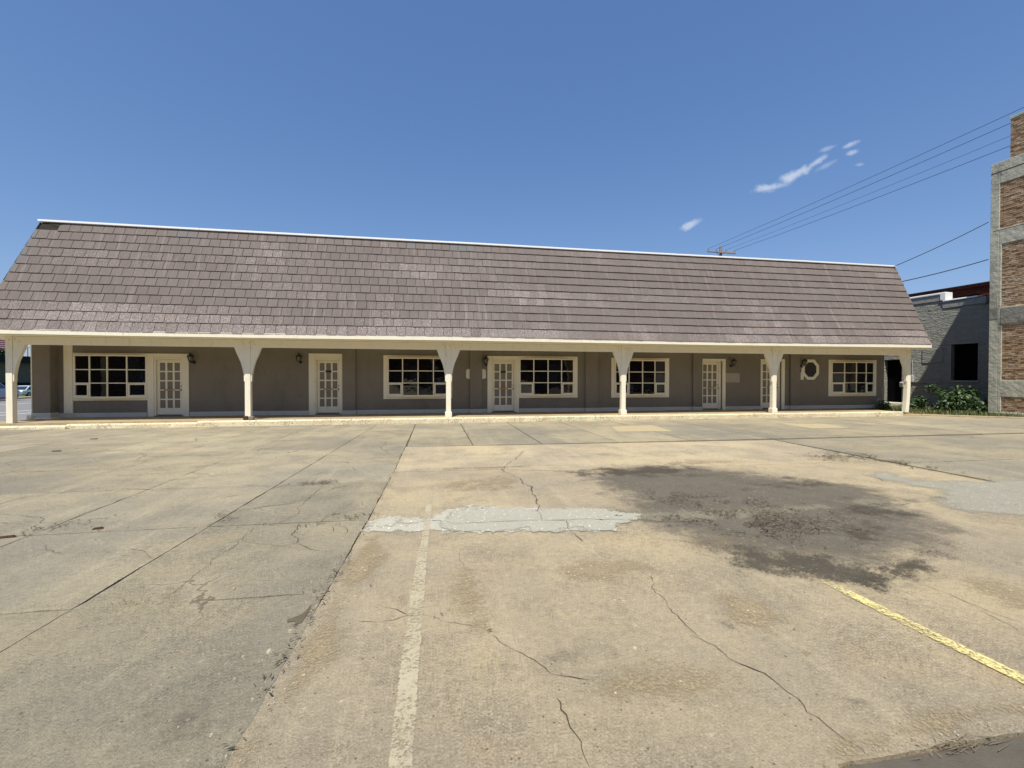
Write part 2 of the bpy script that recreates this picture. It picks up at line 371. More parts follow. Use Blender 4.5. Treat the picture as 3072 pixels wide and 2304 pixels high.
# ------------------------------------------------------------------ mesh helper
class MB:
    def __init__(self): self.v = []; self.f = []; self.sh = []; self.tone = []; self.cur = 0.5; self.curt = (0.5, 0, 0.3)
    def av(self, p):
        self.v.append(tuple(p)); self.sh.append(self.cur); self.tone.append(self.curt); return len(self.v)-1
    def hexa(self, p):            # 8 points: bottom ring 0-3, top ring 4-7
        i = [self.av(q) for q in p]
        for q in ((3, 2, 1, 0), (4, 5, 6, 7), (0, 1, 5, 4), (1, 2, 6, 5), (2, 3, 7, 6), (3, 0, 4, 7)):
            self.f.append([i[k] for k in q])
        return self
    def box(self, x0, x1, y0, y1, z0, z1):
        return self.hexa([(x0, y0, z0), (x1, y0, z0), (x1, y1, z0), (x0, y1, z0), (x0, y0, z1), (x1, y0, z1), (x1, y1, z1), (x0, y1, z1)])
    def poly(self, pts): self.f.append([self.av(p) for p in pts]); return self
    def prism(self, pts, d):      # closed outline (3D) extruded by vector d
        a = [self.av(p) for p in pts]; b = [self.av(tuple(p[k]+d[k] for k in range(3))) for p in pts]
        n = len(a); self.f.append(a[::-1]); self.f.append(b)
        for i in range(n): self.f.append([a[i], a[(i+1) % n], b[(i+1) % n], b[i]])
        return self
    def tube(self, path, r, n=8):
        path = [Vector(p) for p in path]; rings = []
        for i, p in enumerate(path):
            d = (path[min(i+1, len(path)-1)] - path[max(i-1, 0)]).normalized()
            a = d.cross(Vector((0.13, 0.21, 1)) if abs(d.z) < 0.9 else Vector((1, 0.1, 0))).normalized(); b = d.cross(a)
            rr = r[i] if isinstance(r, (list, tuple)) else r
            rings.append([self.av(p + (a*math.cos(2*math.pi*k/n) + b*math.sin(2*math.pi*k/n))*rr) for k in range(n)])
        for s, t in zip(rings, rings[1:]):
            for k in range(n): self.f.append([s[k], s[(k+1) % n], t[(k+1) % n], t[k]])
        self.f.append(rings[0][::-1]); self.f.append(rings[-1]); return self
    def lathe(self, prof, c=(0, 0, 0), n=12, axis='z', rot=0.0):   # prof: (radius, height)
        rings = []
        for r, h in prof:
            ring = []
            for k in range(n):
                a = 2*math.pi*k/n + rot
                p = (r*math.cos(a), r*math.sin(a), h)
                if axis == 'y': p = (p[0], p[2], p[1])
                if axis == 'x': p = (p[2], p[0], p[1])
                ring.append(self.av((p[0]+c[0], p[1]+c[1], p[2]+c[2])))
            rings.append(ring)
        for s, t in zip(rings, rings[1:]):
            for k in range(n): self.f.append([s[k], s[(k+1) % n], t[(k+1) % n], t[k]])
        self.f.append(rings[0][::-1]); self.f.append(rings[-1]); return self
    def build(self, name, mat, parent=None, origin=(0, 0, 0), loc=(0, 0, 0), bevel=0.0, smooth=False, fix=True):
        me = bpy.data.meshes.new(name)
        o = Vector(origin)
        me.from_pydata([tuple(Vector(p)-o) for p in self.v], [], self.f)
        at = me.attributes.new('shade', 'FLOAT', 'POINT'); at.data.foreach_set('value', self.sh)
        if any(t != (0.5, 0, 0.3) for t in self.tone):
            ct = me.color_attributes.new('tone', 'FLOAT_COLOR', 'POINT')
            ct.data.foreach_set('color', [x for t in self.tone for x in (*t, 1.0)])
        if fix or bevel:
            bm = bmesh.new(); bm.from_mesh(me)
            if fix: bmesh.ops.recalc_face_normals(bm, faces=bm.faces)
            if bevel:
                es = [e for e in bm.edges if len(e.link_faces) == 2 and e.calc_face_angle(0) > 0.5]
                bmesh.ops.bevel(bm, geom=es, offset=bevel, segments=1, affect='EDGES', clamp_overlap=True)
            bm.to_mesh(me); bm.free()
        if smooth:
            me.polygons.foreach_set('use_smooth', [True]*len(me.polygons))
        me.materials.append(MAT[mat] if isinstance(mat, str) else mat)
        ob = bpy.data.objects.new(name, me); COL.objects.link(ob)
        ob.location = loc
        if parent: ob.parent = parent
        return ob

def thing(name, label, cat, loc=(0, 0, 0), rz=0.0, group=None):
    o = bpy.data.objects.new(name, None); COL.objects.link(o)
    o.empty_display_size = 0.3
    o.location = loc; o.rotation_euler = (0, 0, rz)
    return tag(o, label, cat, group)
def tag(o, label, cat, group=None):
    o['label'] = label; o['category'] = cat
    if group: o['group'] = group
    return o
def structure(o): o['kind'] = 'structure'; return o
def stuff(o): o['kind'] = 'stuff'; return o
def dup(o, parent=None, loc=None):
    c = o.copy(); COL.objects.link(c)
    if parent: c.parent = parent
    if loc is not None: c.location = loc
    for ch in list(o.children): dup(ch, c)
    return c
def fbm(x, y, s): return mnoise.noise(Vector((x, y, s)))

# ================================================================== GROUND
def sheet(name, pts, z, mat, parent=None):
    return MB().poly([(x, y, z) for x, y in pts]).build(name, mat, parent)
structure(sheet('ground', [(-900, -600), (900, -600), (900, 900), (-900, 900)], -1.6, 'soil'))
lot = bpy.data.objects.new('parking_lot', None); COL.objects.link(lot); structure(lot)
MB().prism([(-13.2, -32, -0.5), (46, -32, -0.5), (46, 60, -0.5), (-13.2, 60, -0.5)], (0, 0, 0.482)).build('joint_bed', 'dirt', lot)

def edge_pts(a, b, amp, step=0.13, seed=0.0, gap=0.0):
    a = Vector(a); b = Vector(b); n = max(2, int((b-a).length/step)); d = (b-a).normalized(); pn = Vector((-d.y, d.x))
    out = []
    for i in range(n):
        p = a.lerp(b, i/n)
        k = fbm(p.x*2.1, p.y*2.1, seed)*0.6 + fbm(p.x*9, p.y*9, seed+3)*0.5 + random.uniform(-.25, .25)
        w = 0.3 if i == 0 else 1.0
        out.append(p + pn*(gap + amp*k*w*.5))
    return out
def slab(corners, mat, shade, amp=0.008, gap=0.006, thick=0.05, far=False, z=0.0, name='concrete_slab'):
    c = Vector((sum(p[0] for p in corners)/len(corners), sum(p[1] for p in corners)/len(corners)))
    pts = []
    n = len(corners)
    for i in range(n):
        a, b = Vector(corners[i]), Vector(corners[(i+1) % n])
        pts += edge_pts(a, b, amp, 0.5 if far else 0.09, i*7.7+c.x, gap)
    mb = MB(); mb.cur = shade
    dz = random.uniform(-0.0015, 0.0015)
    mb.prism([(p.x, p.y, z-thick) for p in pts], (0, 0, thick+dz))
    return mb.build(name, mat, lot)

def seam(y): return -0.60 - 0.30*math.exp(-(y-1.0)/3.2) if y > 1 else -0.9
YS = [-32, -14, -6, -1.2, 3.32, 4.95, 6.75, 8.35, 10.0, 11.65, 13.3, 15.19]
XL = [-13.2, -11.0, -8.55, -6.7, -5.1, -3.75, -2.3]
for yi in range(len(YS)-1):
    y0, y1 = YS[yi], YS[yi+1]
    sk = lambda x, y: (x, y + 0.02*math.sin(x*1.7) - 0.012*(x+2.3))
    def X(i, y):
        if i < len(XL)-1: return XL[i] + 0.05*math.sin(i*2.3)
        return -2.455 + 0.042*y if i == len(XL)-1 else seam(y)
    for i in range(len(XL)):
        far = y1 < 1
        slab([sk(X(i, y0), y0), sk(X(i+1, y0), y0), sk(X(i+1, y1), y1), sk(X(i, y1), y1)], 'grey', random.random()*.8+.2 if y0 > 3.3 or i < 5 else (.4 if i == 6 else .5), 0.022 if i < 6 else 0.034, 0.006 if y0 < 5 else 0.004, far=far)
# the warm exposed-aggregate field right of the long seam
def tanslab(c, sh, **k): return slab(c, 'tan', sh, 0.02, **k)
tanslab([(seam(1.0)+.001, -32), (1.42, -32), (1.42, 1.3), (1.55, 1.475), (3.6, 1.478), (5.6, 1.5), (8.0, 4.7), (8.1, 6.9), (2.0, 7.02), (1.1, 7.3), (seam(7.36)+.001, 7.36), (seam(5)+.001, 5), (seam(3.3)+.001, 3.3), (seam(2)+.001, 2.0)], 0.45, gap=0.004)
tanslab([(seam(7.4)+.001, 7.37), (1.1, 7.31), (2.0, 7.03), (8.1, 6.91), (8.25, 9.72), (3.0, 9.88), (seam(10)+.001, 10.03)], 0.75, gap=0.004)
slab([(1.44, -32), (46, -32), (46, 1.44), (5.5, 1.49), (3.6, 1.474), (1.565, 1.471), (1.43, 1.29)], 'asphalt', 0.5, 0.014, 0.004, z=-0.008, name='asphalt_slab')
XR = [8.2, 11.1, 14.6, 18.4, 22.6, 46]
YR = [1.5, 4.7, 6.62, 9.72]
for j in range(3):
    for i in range(5):
        x0, x1 = XR[i], XR[i+1]
        if i == 0: x0a, x0b = (5.7, 8.02) if j == 0 else (8.12, 8.16) if j == 1 else (8.18, 8.3)
        else: x0a = x0b = x0
        slab([(x0a, YR[j]), (x1, YR[j]-.06*i), (x1, YR[j+1]-.06*i), (x0b, YR[j+1])], 'grey' if j else 'tan', random.random()*.6+.3, 0.014)
XB = [-0.6, 0.86, 2.45, 4.3, 6.15, 8.4, 11.7, 14.9, 18.6, 23.0, 46]
YB = [10.03, 11.65, 13.3, 15.19]
for j in range(3):
    for i in range(10):
        slab([(XB[i]+.012, YB[j]-.02*i), (XB[i+1], YB[j]-.02*i), (XB[i+1], YB[j+1]-(.02*i if j < 2 else 0)), (XB[i]+.012, YB[j+1]-(.02*i if j < 2 else 0))], 'grey', random.random()*.8+.2, 0.012)
slab([(18.92, 15.2), (46, 15.2), (46, 60), (20.45, 60), (20.45, 17.3), (18.92, 17.3)], 'grey', 0.4)

# cracks: dirt-filled breaks in the slabs, each a thin jagged ribbon
CRACKS = [[(1.629,3.161),(1.517,2.894),(1.522,2.767),(1.513,2.557),(1.527,2.359)],
[(1.495,2.376),(1.556,2.255),(1.57,2.142),(1.654,1.999),(1.641,1.894),(1.676,1.812),(1.658,1.731),(1.672,1.619),(1.706,1.549),(1.702,1.484)],
[(0.199,3.847),(0.266,3.475)],
[(0.313,2.568),(0.42,2.43),(0.504,2.297),(0.583,2.184),(0.668,2.136),(0.75,2.088)],
[(0.57,2.011),(0.59,1.902),(0.582,1.827),(0.587,1.71),(0.598,1.625)],
[(-0.46,2.833),(-0.304,2.844),(-0.172,2.887),(-0.047,2.852),(0.088,2.764),(0.272,2.682)],
[(-0.34,3.057),(-0.233,2.967),(-0.158,2.885)],
[(1.841,9.065),(1.36,7.897),(1.09,7.304),(1.246,6.639),(1.297,6.001),(1.239,5.282),(1.168,4.924),(1.12,4.571),(1.364,4.492),(1.338,4.22),(1.358,3.913)],
[(-0.626,7.362),(0.093,7.363),(1.09,7.304),(1.592,7.111),(1.94,7.017)],
[(-0.055,4.772),(0.06,4.752),(0.171,4.624),(0.513,4.601),(0.908,4.585),(1.259,4.547),(1.734,4.504),(2.166,4.356),(2.74,4.258)],
[(-3.463,4.656),(-3.218,4.457),(-3.104,4.413)],
[(-2.629,4.433),(-2.487,4.307),(-2.401,4.244),(-2.298,4.178)],
[(-1.795,4.855),(-1.752,4.684),(-1.759,4.475),(-1.626,4.396),(-1.33,4.29),(-1.22,4.299),(-1.328,4.612),(-1.387,4.89)],
[(-1.22,4.299),(-1.03,4.108),(-0.831,4.074)],
[(-1.791,3.337),(-1.809,3.434),(-1.789,3.71),(-1.796,4.092),(-1.759,4.475)],
[(-2.223,5.459),(-1.936,5.63),(-1.685,5.681),(-1.476,6.169),(-1.216,6.556)],
[(-0.954,4.58),(-1.012,4.756),(-0.967,4.854),(-0.842,4.529)],
[(-1.397,4.927),(-1.18,4.927),(-1.079,5.18),(-0.773,5.342)],
[(-4.42,5.443),(-4.164,5.364),(-3.842,5.381),(-3.824,5.529),(-3.787,6.039),(-3.833,6.348)],
[(-3.741,5.056),(-3.721,5.184),(-3.735,5.399),(-3.425,5.461)],
[(-4.349,6.773),(-4.141,6.859),(-3.668,6.682),(-3.343,6.724),(-2.899,6.649),(-2.173,6.652),(-1.291,6.635)],
[(3.464,2.886),(3.523,2.722),(3.525,2.548),(3.536,2.361),(3.539,2.234),(3.548,2.142)],
[(3.501,2.338),(3.472,2.18),(3.415,2.056)],
[(8.011,9.747),(8.174,8.967),(8.094,8.171),(8.22,7.722)],
[(6.686,6.044),(6.526,5.452),(6.564,5.174),(6.881,5.186)],
[(5.922,4.486),(6.386,4.508),(6.923,4.522),(7.511,4.554)],
[(4.472,4.194),(4.804,4.393),(5.275,4.403),(5.922,4.486)],
[(11.806,9.993),(11.512,8.593),(11.189,7.508),(11.243,6.825)],
[(8.296,6.735),(9.418,6.657),(10.838,6.579)],
[(18.728,12.977),(17.507,11.637)],
[(14.808,9.741),(15.192,9.206)],
[(7.573,11.987),(8.235,11.597),(9.329,11.53)],
[(8.055,13.379),(8.586,12.746),(8.946,12.179)],
[(0.918,14.325),(0.836,10.931)],
[(2.482,14.423),(2.418,10.098)],
[(1.351,10.275),(1.581,10.421),(1.757,10.208)]]
def ribbon(mb, path, w0, z=0.0045, jit=0.018, step=0.035):
    pts = []
    for (a, b) in zip(path, path[1:]):
        a, b = Vector(a), Vector(b); n = max(2, int((b-a).length/step))
        for i in range(n): pts.append(a.lerp(b, i/n))
    pts.append(Vector(path[-1]))
    q = []
    for i, p in enumerate(pts):
        d = (pts[min(i+1, len(pts)-1)]-pts[max(0, i-1)])
        pn = Vector((-d.y, d.x)).normalized() if d.length else Vector((1, 0))
        far = 1 + max(0, p.y-3)*0.13
        p = p + pn*(fbm(p.x*5, p.y*5, 2)*jit*2.2*far + fbm(p.x*21, p.y*21, 5)*jit*.9*far + random.uniform(-1, 1)*jit*.3*far)
        w = w0*far*(0.22 + abs(fbm(p.x*3.3, p.y*3.3, 9))*2.0 + random.random()*.4)
        if i in (0, len(pts)-1): w *= .15
        q.append((mb.av((p.x-pn.x*w, p.y-pn.y*w, z)), mb.av((p.x+pn.x*w, p.y+pn.y*w, z))))
    for s, t in zip(q, q[1:]): mb.f.append([s[0], s[1], t[1], t[0]])
for k, path in enumerate(CRACKS):
    mb = MB(); wd = 0.0019 if k not in (1, 4, 7, 9, 24, 25) else 0.0028
    ribbon(mb, path, wd, 0.0101 if k in (7, 9, 26) else 0.0045); mb.build('crack', 'crack', lot, fix=False)

# thin layers on the slabs with a worn border (fade runs from 0 at the border to 1 inside)
def layer(name, pts, z, mat, width, cell=0.07, parent=lot):
    P = [Vector(p) for p in pts]; n = len(P)
    x0, x1 = min(p.x for p in P)-width*.6, max(p.x for p in P)+width*.6; y0, y1 = min(p.y for p in P)-width*.6, max(p.y for p in P)+width*.6
    nx, ny = int((x1-x0)/cell)+2, int((y1-y0)/cell)+2
    def sd(p):
        ins = False; dm = 1e9
        for i in range(n):
            a, b = P[i], P[(i+1) % n]; e = b-a
            t = max(0, min(1, (p-a).dot(e)/e.length_squared)); dm = min(dm, (p-a-e*t).length)
            if (a.y > p.y) != (b.y > p.y) and p.x < (b.x-a.x)*(p.y-a.y)/(b.y-a.y)+a.x: ins = not ins
        return dm if ins else -dm
    mb = MB(); idx = {}
    for j in range(ny):
        for i in range(nx):
            p = Vector((x0+i*cell, y0+j*cell)); d = sd(p)
            if d > -width*.6 - cell:
                mb.cur = max(0.0, min(1.2, 0.5*0 + d/width)) if d > 0 else max(-1.0, d/width); idx[i, j] = mb.av((p.x, p.y, z))
    for j in range(ny-1):
        for i in range(nx-1):
            k = [(i, j), (i+1, j), (i+1, j+1), (i, j+1)]
            if all(q in idx for q in k): mb.f.append([idx[q] for q in k])
    ob = mb.build(name, mat, parent, fix=False)
    ob.data.attributes['shade'].name = 'fade'
    return ob
STAIN = [(2.427, 6.762), (3.023, 7.25), (4.024, 7.239), (4.911, 6.793), (5.111, 6.31), (5.616, 5.901), (6.11, 5.522), (6.13, 5.119), (5.536, 4.012), (5.3, 3.5), (4.7, 3.15), (4.187, 3.0), (3.676, 2.85), (3.178, 2.68), (2.925, 2.66), (2.889, 2.906), (2.7, 3.122), (2.5, 3.287), (2.35, 3.418), (2.2, 3.7), (1.95, 4.0), (1.9, 4.4), (2.0, 4.9), (2.2, 5.4), (2.05, 6.0), (2.0, 6.5)]
layer('faint_stain', [(x*1.0+.25*(x-4)*.25, y+.1*(y-4.6)) for x, y in STAIN], 0.0048, 'stain_soft', 0.7, 0.1)
layer('oil_stain', STAIN, 0.0062, 'stain', 0.75, 0.08)
layer('dark_oil_stain', [(2.3, 3.25), (2.95, 2.72), (3.5, 2.78), (3.7, 3.0), (3.2, 3.35), (2.6, 3.75), (2.2, 3.85)], 0.0074, 'darkstain', 0.3, 0.05)
layer('dark_oil_stain', [(1.95, 6.4), (2.5, 6.2), (4.3, 6.3), (4.6, 6.7), (3.6, 7.15), (2.6, 7.1), (2.0, 6.9)], 0.0078, 'darkstain', 0.4, 0.06)
layer('dark_oil_stain', [(4.3, 5.4), (5.4, 5.3), (6.0, 5.5), (5.4, 5.95), (4.5, 5.8)], 0.0072, 'darkstain', 0.4, 0.06)
layer('dark_oil_stain', [(3.9, 3.5), (5.0, 3.9), (5.4, 4.6), (4.8, 4.8), (4.3, 4.2)], 0.0070, 'darkstain', 0.4, 0.06)
layer('dark_oil_stain', [(2.9, 2.7), (3.4, 2.62), (4.3, 3.0), (4.4, 3.3), (3.6, 3.15)], 0.0071, 'darkstain', 0.22, 0.05)
layer('mortar_patch', [(1.9, 4.35), (2.6, 4.22), (3.6, 4.2), (5.0, 4.36), (6.4, 4.5), (6.4, 4.7), (5.0, 4.75), (3.6, 4.72), (2.6, 4.78), (1.9, 4.85)], 0.0082, 'smear', 0.22, 0.06)
PATCH = [(-0.734, 4.674), (-0.705, 4.92), (-0.363, 4.938), (-0.033, 4.843), (0.165, 5.138), (0.426, 5.229), (1.134, 5.062), (1.574, 4.925), (1.882, 4.89), (2.065, 4.686), (2.02, 4.308), (1.691, 4.096), (1.323, 4.21), (1.159, 4.187), (0.862, 4.237), (0.515, 4.234), (0.225, 4.346), (-0.116, 4.469), (-0.408, 4.423), (-0.713, 4.538)]
cx_ = sum(p[0] for p in PATCH)/len(PATCH)
layer('lime_wash', [(x+(x-cx_)*.02, y+(.05 if y > 4.6 else -.02)+random.uniform(-.03, .03)) for x, y in PATCH if x < 1.7], 0.0050, 'lime', 0.12, 0.045)
layer('mortar_patch', [(.05, 4.72), (.2, 5.08), (.45, 5.2), (1.13, 5.05), (1.57, 4.94), (1.9, 4.9), (2.1, 4.8), (2.3, 4.6), (2.1, 4.34), (2.0, 4.32), (1.69, 4.11), (1.32, 4.22), (1.16, 4.2), (.86, 4.25), (.51, 4.25), (.22, 4.36), (.0, 4.44)], 0.0088, 'mortar', 0.16, 0.045)
layer('lime_wash', [(-0.74, 4.62), (-0.68, 4.86), (-0.3, 4.9), (0.0, 4.78), (0.1, 4.66), (-0.3, 4.64)], 0.0092, 'lime', 0.11, 0.04)
layer('grey_patch', [(6.5, 6.15), (7.3, 6.1), (7.2, 5.5), (8.3, 5.45), (13, 5.6), (13, 3.9), (8.0, 3.95), (6.6, 3.7), (5.7, 3.9), (6.0, 4.6), (6.6, 5.0), (6.5, 5.5)], 0.0056, 'greypatch', 0.3, 0.1)
layer('pale_patch', [(5.43, 13.24), (6.97, 13.40), (6.75, 11.7), (5.08, 11.88)], 0.0052, 'palepatch', 0.08, 0.08)
layer('pale_patch', [(11.43, 13.33), (12.92, 12.87), (12.59, 11.7), (11.23, 11.72)], 0.0052, 'palepatch', 0.1, 0.1)
layer('spot_stain', [(1.66, 2.56), (1.82, 2.5), (1.8, 2.36), (1.7, 2.38)], 0.0055, 'stain_soft', 0.09, 0.02)
layer('spot_stain', [(1.86, 1.8), (1.99, 1.79), (2.01, 1.71), (1.9, 1.7)], 0.0055, 'stain_soft', 0.05, 0.015)
layer('spot_stain', [(-1.95, 6.9), (-1.35, 6.95), (-1.3, 6.66), (-1.9, 6.6)], 0.0055, 'stain_soft', 0.18, 0.04)
layer('rust_spot', [(1.95, 2.16), (2.05, 2.15), (2.06, 2.05), (1.96, 2.06)], 0.0055, 'rust', 0.06, 0.015)
MB().poly([(x, y, .0047) for x, y in ((-.80, 3.13), (-.815, 3.04), (-.83, 3.0), (-.9, 2.95), (-.885, 2.915), (-.845, 2.925), (-.83, 2.88), (-.80, 2.9), (-.79, 3.02))]).build('broken_slab_corner', 'dirt', lot)
def rand_crack(x, y, a, n):
    p = [(x, y)]
    for _ in range(n):
        a += random.uniform(-.7, .7); st = random.uniform(.15, .5); x += st*math.cos(a); y += st*math.sin(a); p.append((x, y))
    mb = MB(); ribbon(mb, p, random.uniform(.0012, .0022)); mb.build('crack', 'crack', lot, fix=False)
for _ in range(46):
    rand_crack(random.uniform(-10, -1.2), random.uniform(4.5, 14.6), random.choice((0, 1.57, 3.1))+random.uniform(-.5, .5), random.randint(2, 7))
for _ in range(22):
    rand_crack(random.uniform(1, 18), random.uniform(7.5, 14.8), random.choice((0, 1.57, 3.1))+random.uniform(-.5, .5), random.randint(2, 7))
for (x, y) in ((-1.2, 2.2), (-2.4, 2.1), (-5.2, 9.0), (-3.3, 9.6), (3.2, 8.3), (10.5, 8.4), (0.5, 2.3)):
    layer('spot_stain', [(x-.5, y-.15), (x+.3, y-.25), (x+.6, y+.2), (x-.2, y+.3)], 0.0050, 'stain_soft', 0.5, 0.08)
layer('exposed_edge', [(seam(y)+.02, y) for y in (1.3, 2, 2.6, 3.2, 3.8, 4.4)] + [(seam(y)+w_, y) for y, w_ in ((4.4, .2), (3.8, .4), (3.2, .22), (2.6, .3), (2, .16), (1.3, .2))], 0.0052, 'exposed', 0.12, 0.04)
layer('exposed_edge', [(1.5, 1.5), (5, 1.5), (5, 1.75), (3.2, 1.62), (2.4, 1.7), (1.6, 1.58)], 0.0052, 'exposed', 0.08, 0.04)
for (x, y, a, b) in ((.7, 6.3, .6, .7), (.25, 3.1, .18, .55), (2.0, 2.6, .2, .5), (1.25, 3.3, .5, .25), (.6, 7.5, 1.3, .12), (3.9, 2.25, .3, .5), (1.1, 2.0, .35, .2), (4.6, 7.3, .8, .3), (2.6, 3.7, .5, .25)):
    layer('exposed_patch', [(x+a*math.cos(k*.785)*random.uniform(.7, 1.2), y+b*math.sin(k*.785)*random.uniform(.7, 1.2)) for k in range(8)], 0.0053, 'exposed', min(a, b)*.8, 0.06)
# parking lines
def strip(name, L, Rr, z, mat, cell=0.012):
    mb = MB(); rows = []
    n = 60
    def at(P, y):
        for a, b in zip(P, P[1:]):
            if b[1] <= y <= a[1]: t = (y-a[1])/(b[1]-a[1]); return a[0]+(b[0]-a[0])*t
        return P[0][0] if y > P[0][1] else P[-1][0]
    y0, y1 = L[0][1], L[-1][1]
    for i in range(n+1):
        y = y0+(y1-y0)*i/n; row = []
        for k, fd in enumerate((0, 1, 1, 0)):
            x = at(L, y) + (at(Rr, y)-at(L, y))*(0, .12, .88, 1)[k]; mb.cur = fd*min(1, .25+i/(n*.3)); row.append(mb.av((x, y, z)))
        rows.append(row)
    for s, t in zip(rows, rows[1:]):
        for k in range(3): mb.f.append([s[k], s[k+1], t[k+1], t[k]])
    ob = mb.build(name, mat, lot, fix=False); ob.data.attributes['shade'].name = 'fade'; return ob
strip('white_parking_line', [(-0.076, 6.64), (-0.118, 4.17), (-0.147, 3.86), (-0.169, 3.09), (-0.178, 2.47), (-0.19, 1.0)], [(0.013, 6.64), (-0.044, 4.15), (-0.048, 3.84), (-0.055, 3.07), (-0.067, 2.45), (-0.08, 1.0)], 0.0066, 'whiteline')
strip('yellow_parking_line', [(2.80, 2.98), (2.80, 2.6), (2.81, 2.2), (2.83, 1.85), (2.845, 1.5)], [(2.90, 2.98), (2.905, 2.6), (2.92, 2.2), (2.94, 1.85), (2.955, 1.5)], 0.0084, 'yellowline')

# ------------------------------------------------------------------ street on the left, verge, fields
st = MB()
st.prism([(-16.7, -80, -0.9), (-16.7, 160, -0.9), (-38.5, 160, -0.9), (-38.5, -80, -0.9)], (0, 0, 0.55)).build('street', 'street')
structure(bpy.data.objects['street'])
for v in bpy.data.objects['street'].data.vertices:
    if v.co.x < -30 and v.co.z > -0.6: v.co.z = -0.47
for x, w in ((-21.4, .07), (-23.2, .07), (-30.5, .07)):
    zz = -0.35 - 0.12*(abs(x)-16.7)/21.8 + 0.006
    structure(MB().poly([(x-w, -60, zz), (x+w, -60, zz), (x+w, 150, zz), (x-w, 150, zz)]).build('road_line', 'roadwhite'))
structure(MB().prism([(-13.2, -32, -0.045), (-13.2, 15.0, -0.045), (-13.2, 60, -0.045), (-16.3, 60, -0.27), (-16.3, -32, -0.27)], (0, 0, 0.04)).build('driveway_apron', 'walk'))
structure(MB().prism([(-16.3, -80, -0.6), (-16.3, 160, -0.6), (-16.68, 160, -0.6), (-16.68, -80, -0.6)], (0, 0, 0.335)).build('street_kerb', 'walk'))
structure(MB().prism([(-38.55, -80, -0.8), (-38.55, 160, -0.8), (-38.9, 160, -0.8), (-38.9, -80, -0.8)], (0, 0, 0.46)).build('far_kerb', 'walk'))
vg = MB()
prof = [(-38.9, -0.36), (-42, -0.42), (-47, -0.75), (-49, -0.88), (-54, -0.92), (-58, -0.8), (-66, -0.35), (-80, 0.2), (-140, 0.3)]
rows = [[vg.av((x, y, z)) for x, z in prof] for y in (-80, 160)]
for i in range(len(prof)-1): vg.f.append([rows[0][i], rows[1][i], rows[1][i+1], rows[0][i+1]])
structure(vg.build('grass_verge', 'lawn'))
structure(MB().poly([(-38.92, -80, -0.345), (-41.2, -80, -0.39), (-41.2, 160, -0.39), (-38.92, 160, -0.345)]).build('far_pavement', 'walk'))

# ================================================================== MAIN BUILDING
BO = (4.0, 17.3, 0.0)
bld = thing('shop_building', 'long single-storey taupe shop building with mauve-brown mansard shingle roof and cream veranda', 'building', BO)
def part(mb, name, mat, parent=bld, **k): return mb.build(name, mat, parent, origin=BO, **k)
YW = 17.3
DO = [(-9.51, -8.57, 2.22), (-4.28, -3.34, 2.26), (2.18, 3.2, 2.25), (11.2, 12.17, 2.27), (14.05, 15.04, 2.3)]
w = MB(); xs = -12.36
for a, b, t in DO:
    w.box(xs, a, YW, YW+.2, 0.10, 2.78); w.box(a, b, YW, YW+.2, t, 2.78); xs = b
w.box(xs, 20.4, YW, YW+.2, 0.10, 2.78)
w.box(20.2, 20.4, YW+.2, 30, 0.0, 6.3).box(-12.85, -12.65, YW+.2, 30, 0.0, 6.3).box(-12.65, 20.2, 29.8, 30, 0.0, 6.3)
wall = part(w, 'wall', 'taupe')
part(MB().box(-12.85, -12.36, 16.98, YW+.2, 0.30, 2.72), 'pier', 'taupe', bevel=.01)
part(MB().box(-6.18, -4.48, YW-.03, YW, 0.32, 2.72), 'wall_panel', 'taupe')
for a, b in ((-3.31, -2.85), (1.37, 1.84), (6.02, 6.56), (10.76, 11.185), (15.44, 15.91)):
    part(MB().box(a, b, YW-.09, YW, 0.33, 2.72), 'pilaster', 'taupe', bevel=.008)
part(MB().box(20.30, 20.415, YW-.015, YW+.0, 0.62, 1.2).box(20.02, 20.40, YW-.012, YW, 0.33, 0.62), 'wall_repair', 'greypaint')
# baseboards, wrapped round the pilasters
bb = [(-12.34, -9.72, .03), (-8.40, -6.18, .03), (-6.18, -4.48, .06), (-3.33, -2.83, .12), (-2.83, 1.35, .03), (1.35, 1.86, .12), (1.86, 2.04, .03), (3.3, 6.0, .03), (6.0, 6.58, .12), (6.58, 10.74, .03), (10.74, 11.18, .12), (12.3, 13.99, .03), (15.19, 15.42, .03), (15.42, 15.93, .12), (15.93, 20.42, .03)]
for a, b, t in bb: part(MB().box(a, b, YW-t, YW-.001, .172, .325), 'baseboard', 'board', bevel=.006)
part(MB().box(-12.87, -12.34, 16.95, 16.979, .20, .36).box(-12.36, -12.332, 16.979, YW-.03, .20, .36), 'baseboard', 'board')
part(MB().box(-12.88, -12.853, 16.96, 17.4, .36, 2.72), 'corner_trim', 'cream')
part(MB().box(-12.9, -12.3, 16.9, 17.3, -0.04, .199).box(-12.95, -12.80, 16.86, 16.98, 0.0, .3), 'foundation', 'cream', bevel=.02)
part(MB().box(-12.17, -11.915, YW-.05, YW, .325, 2.72), 'corner_board', 'cream', bevel=.006)
part(MB().box(-12.85, 20.4, 16.45, 29.9, 2.79, 2.85), 'ceiling', 'cream')

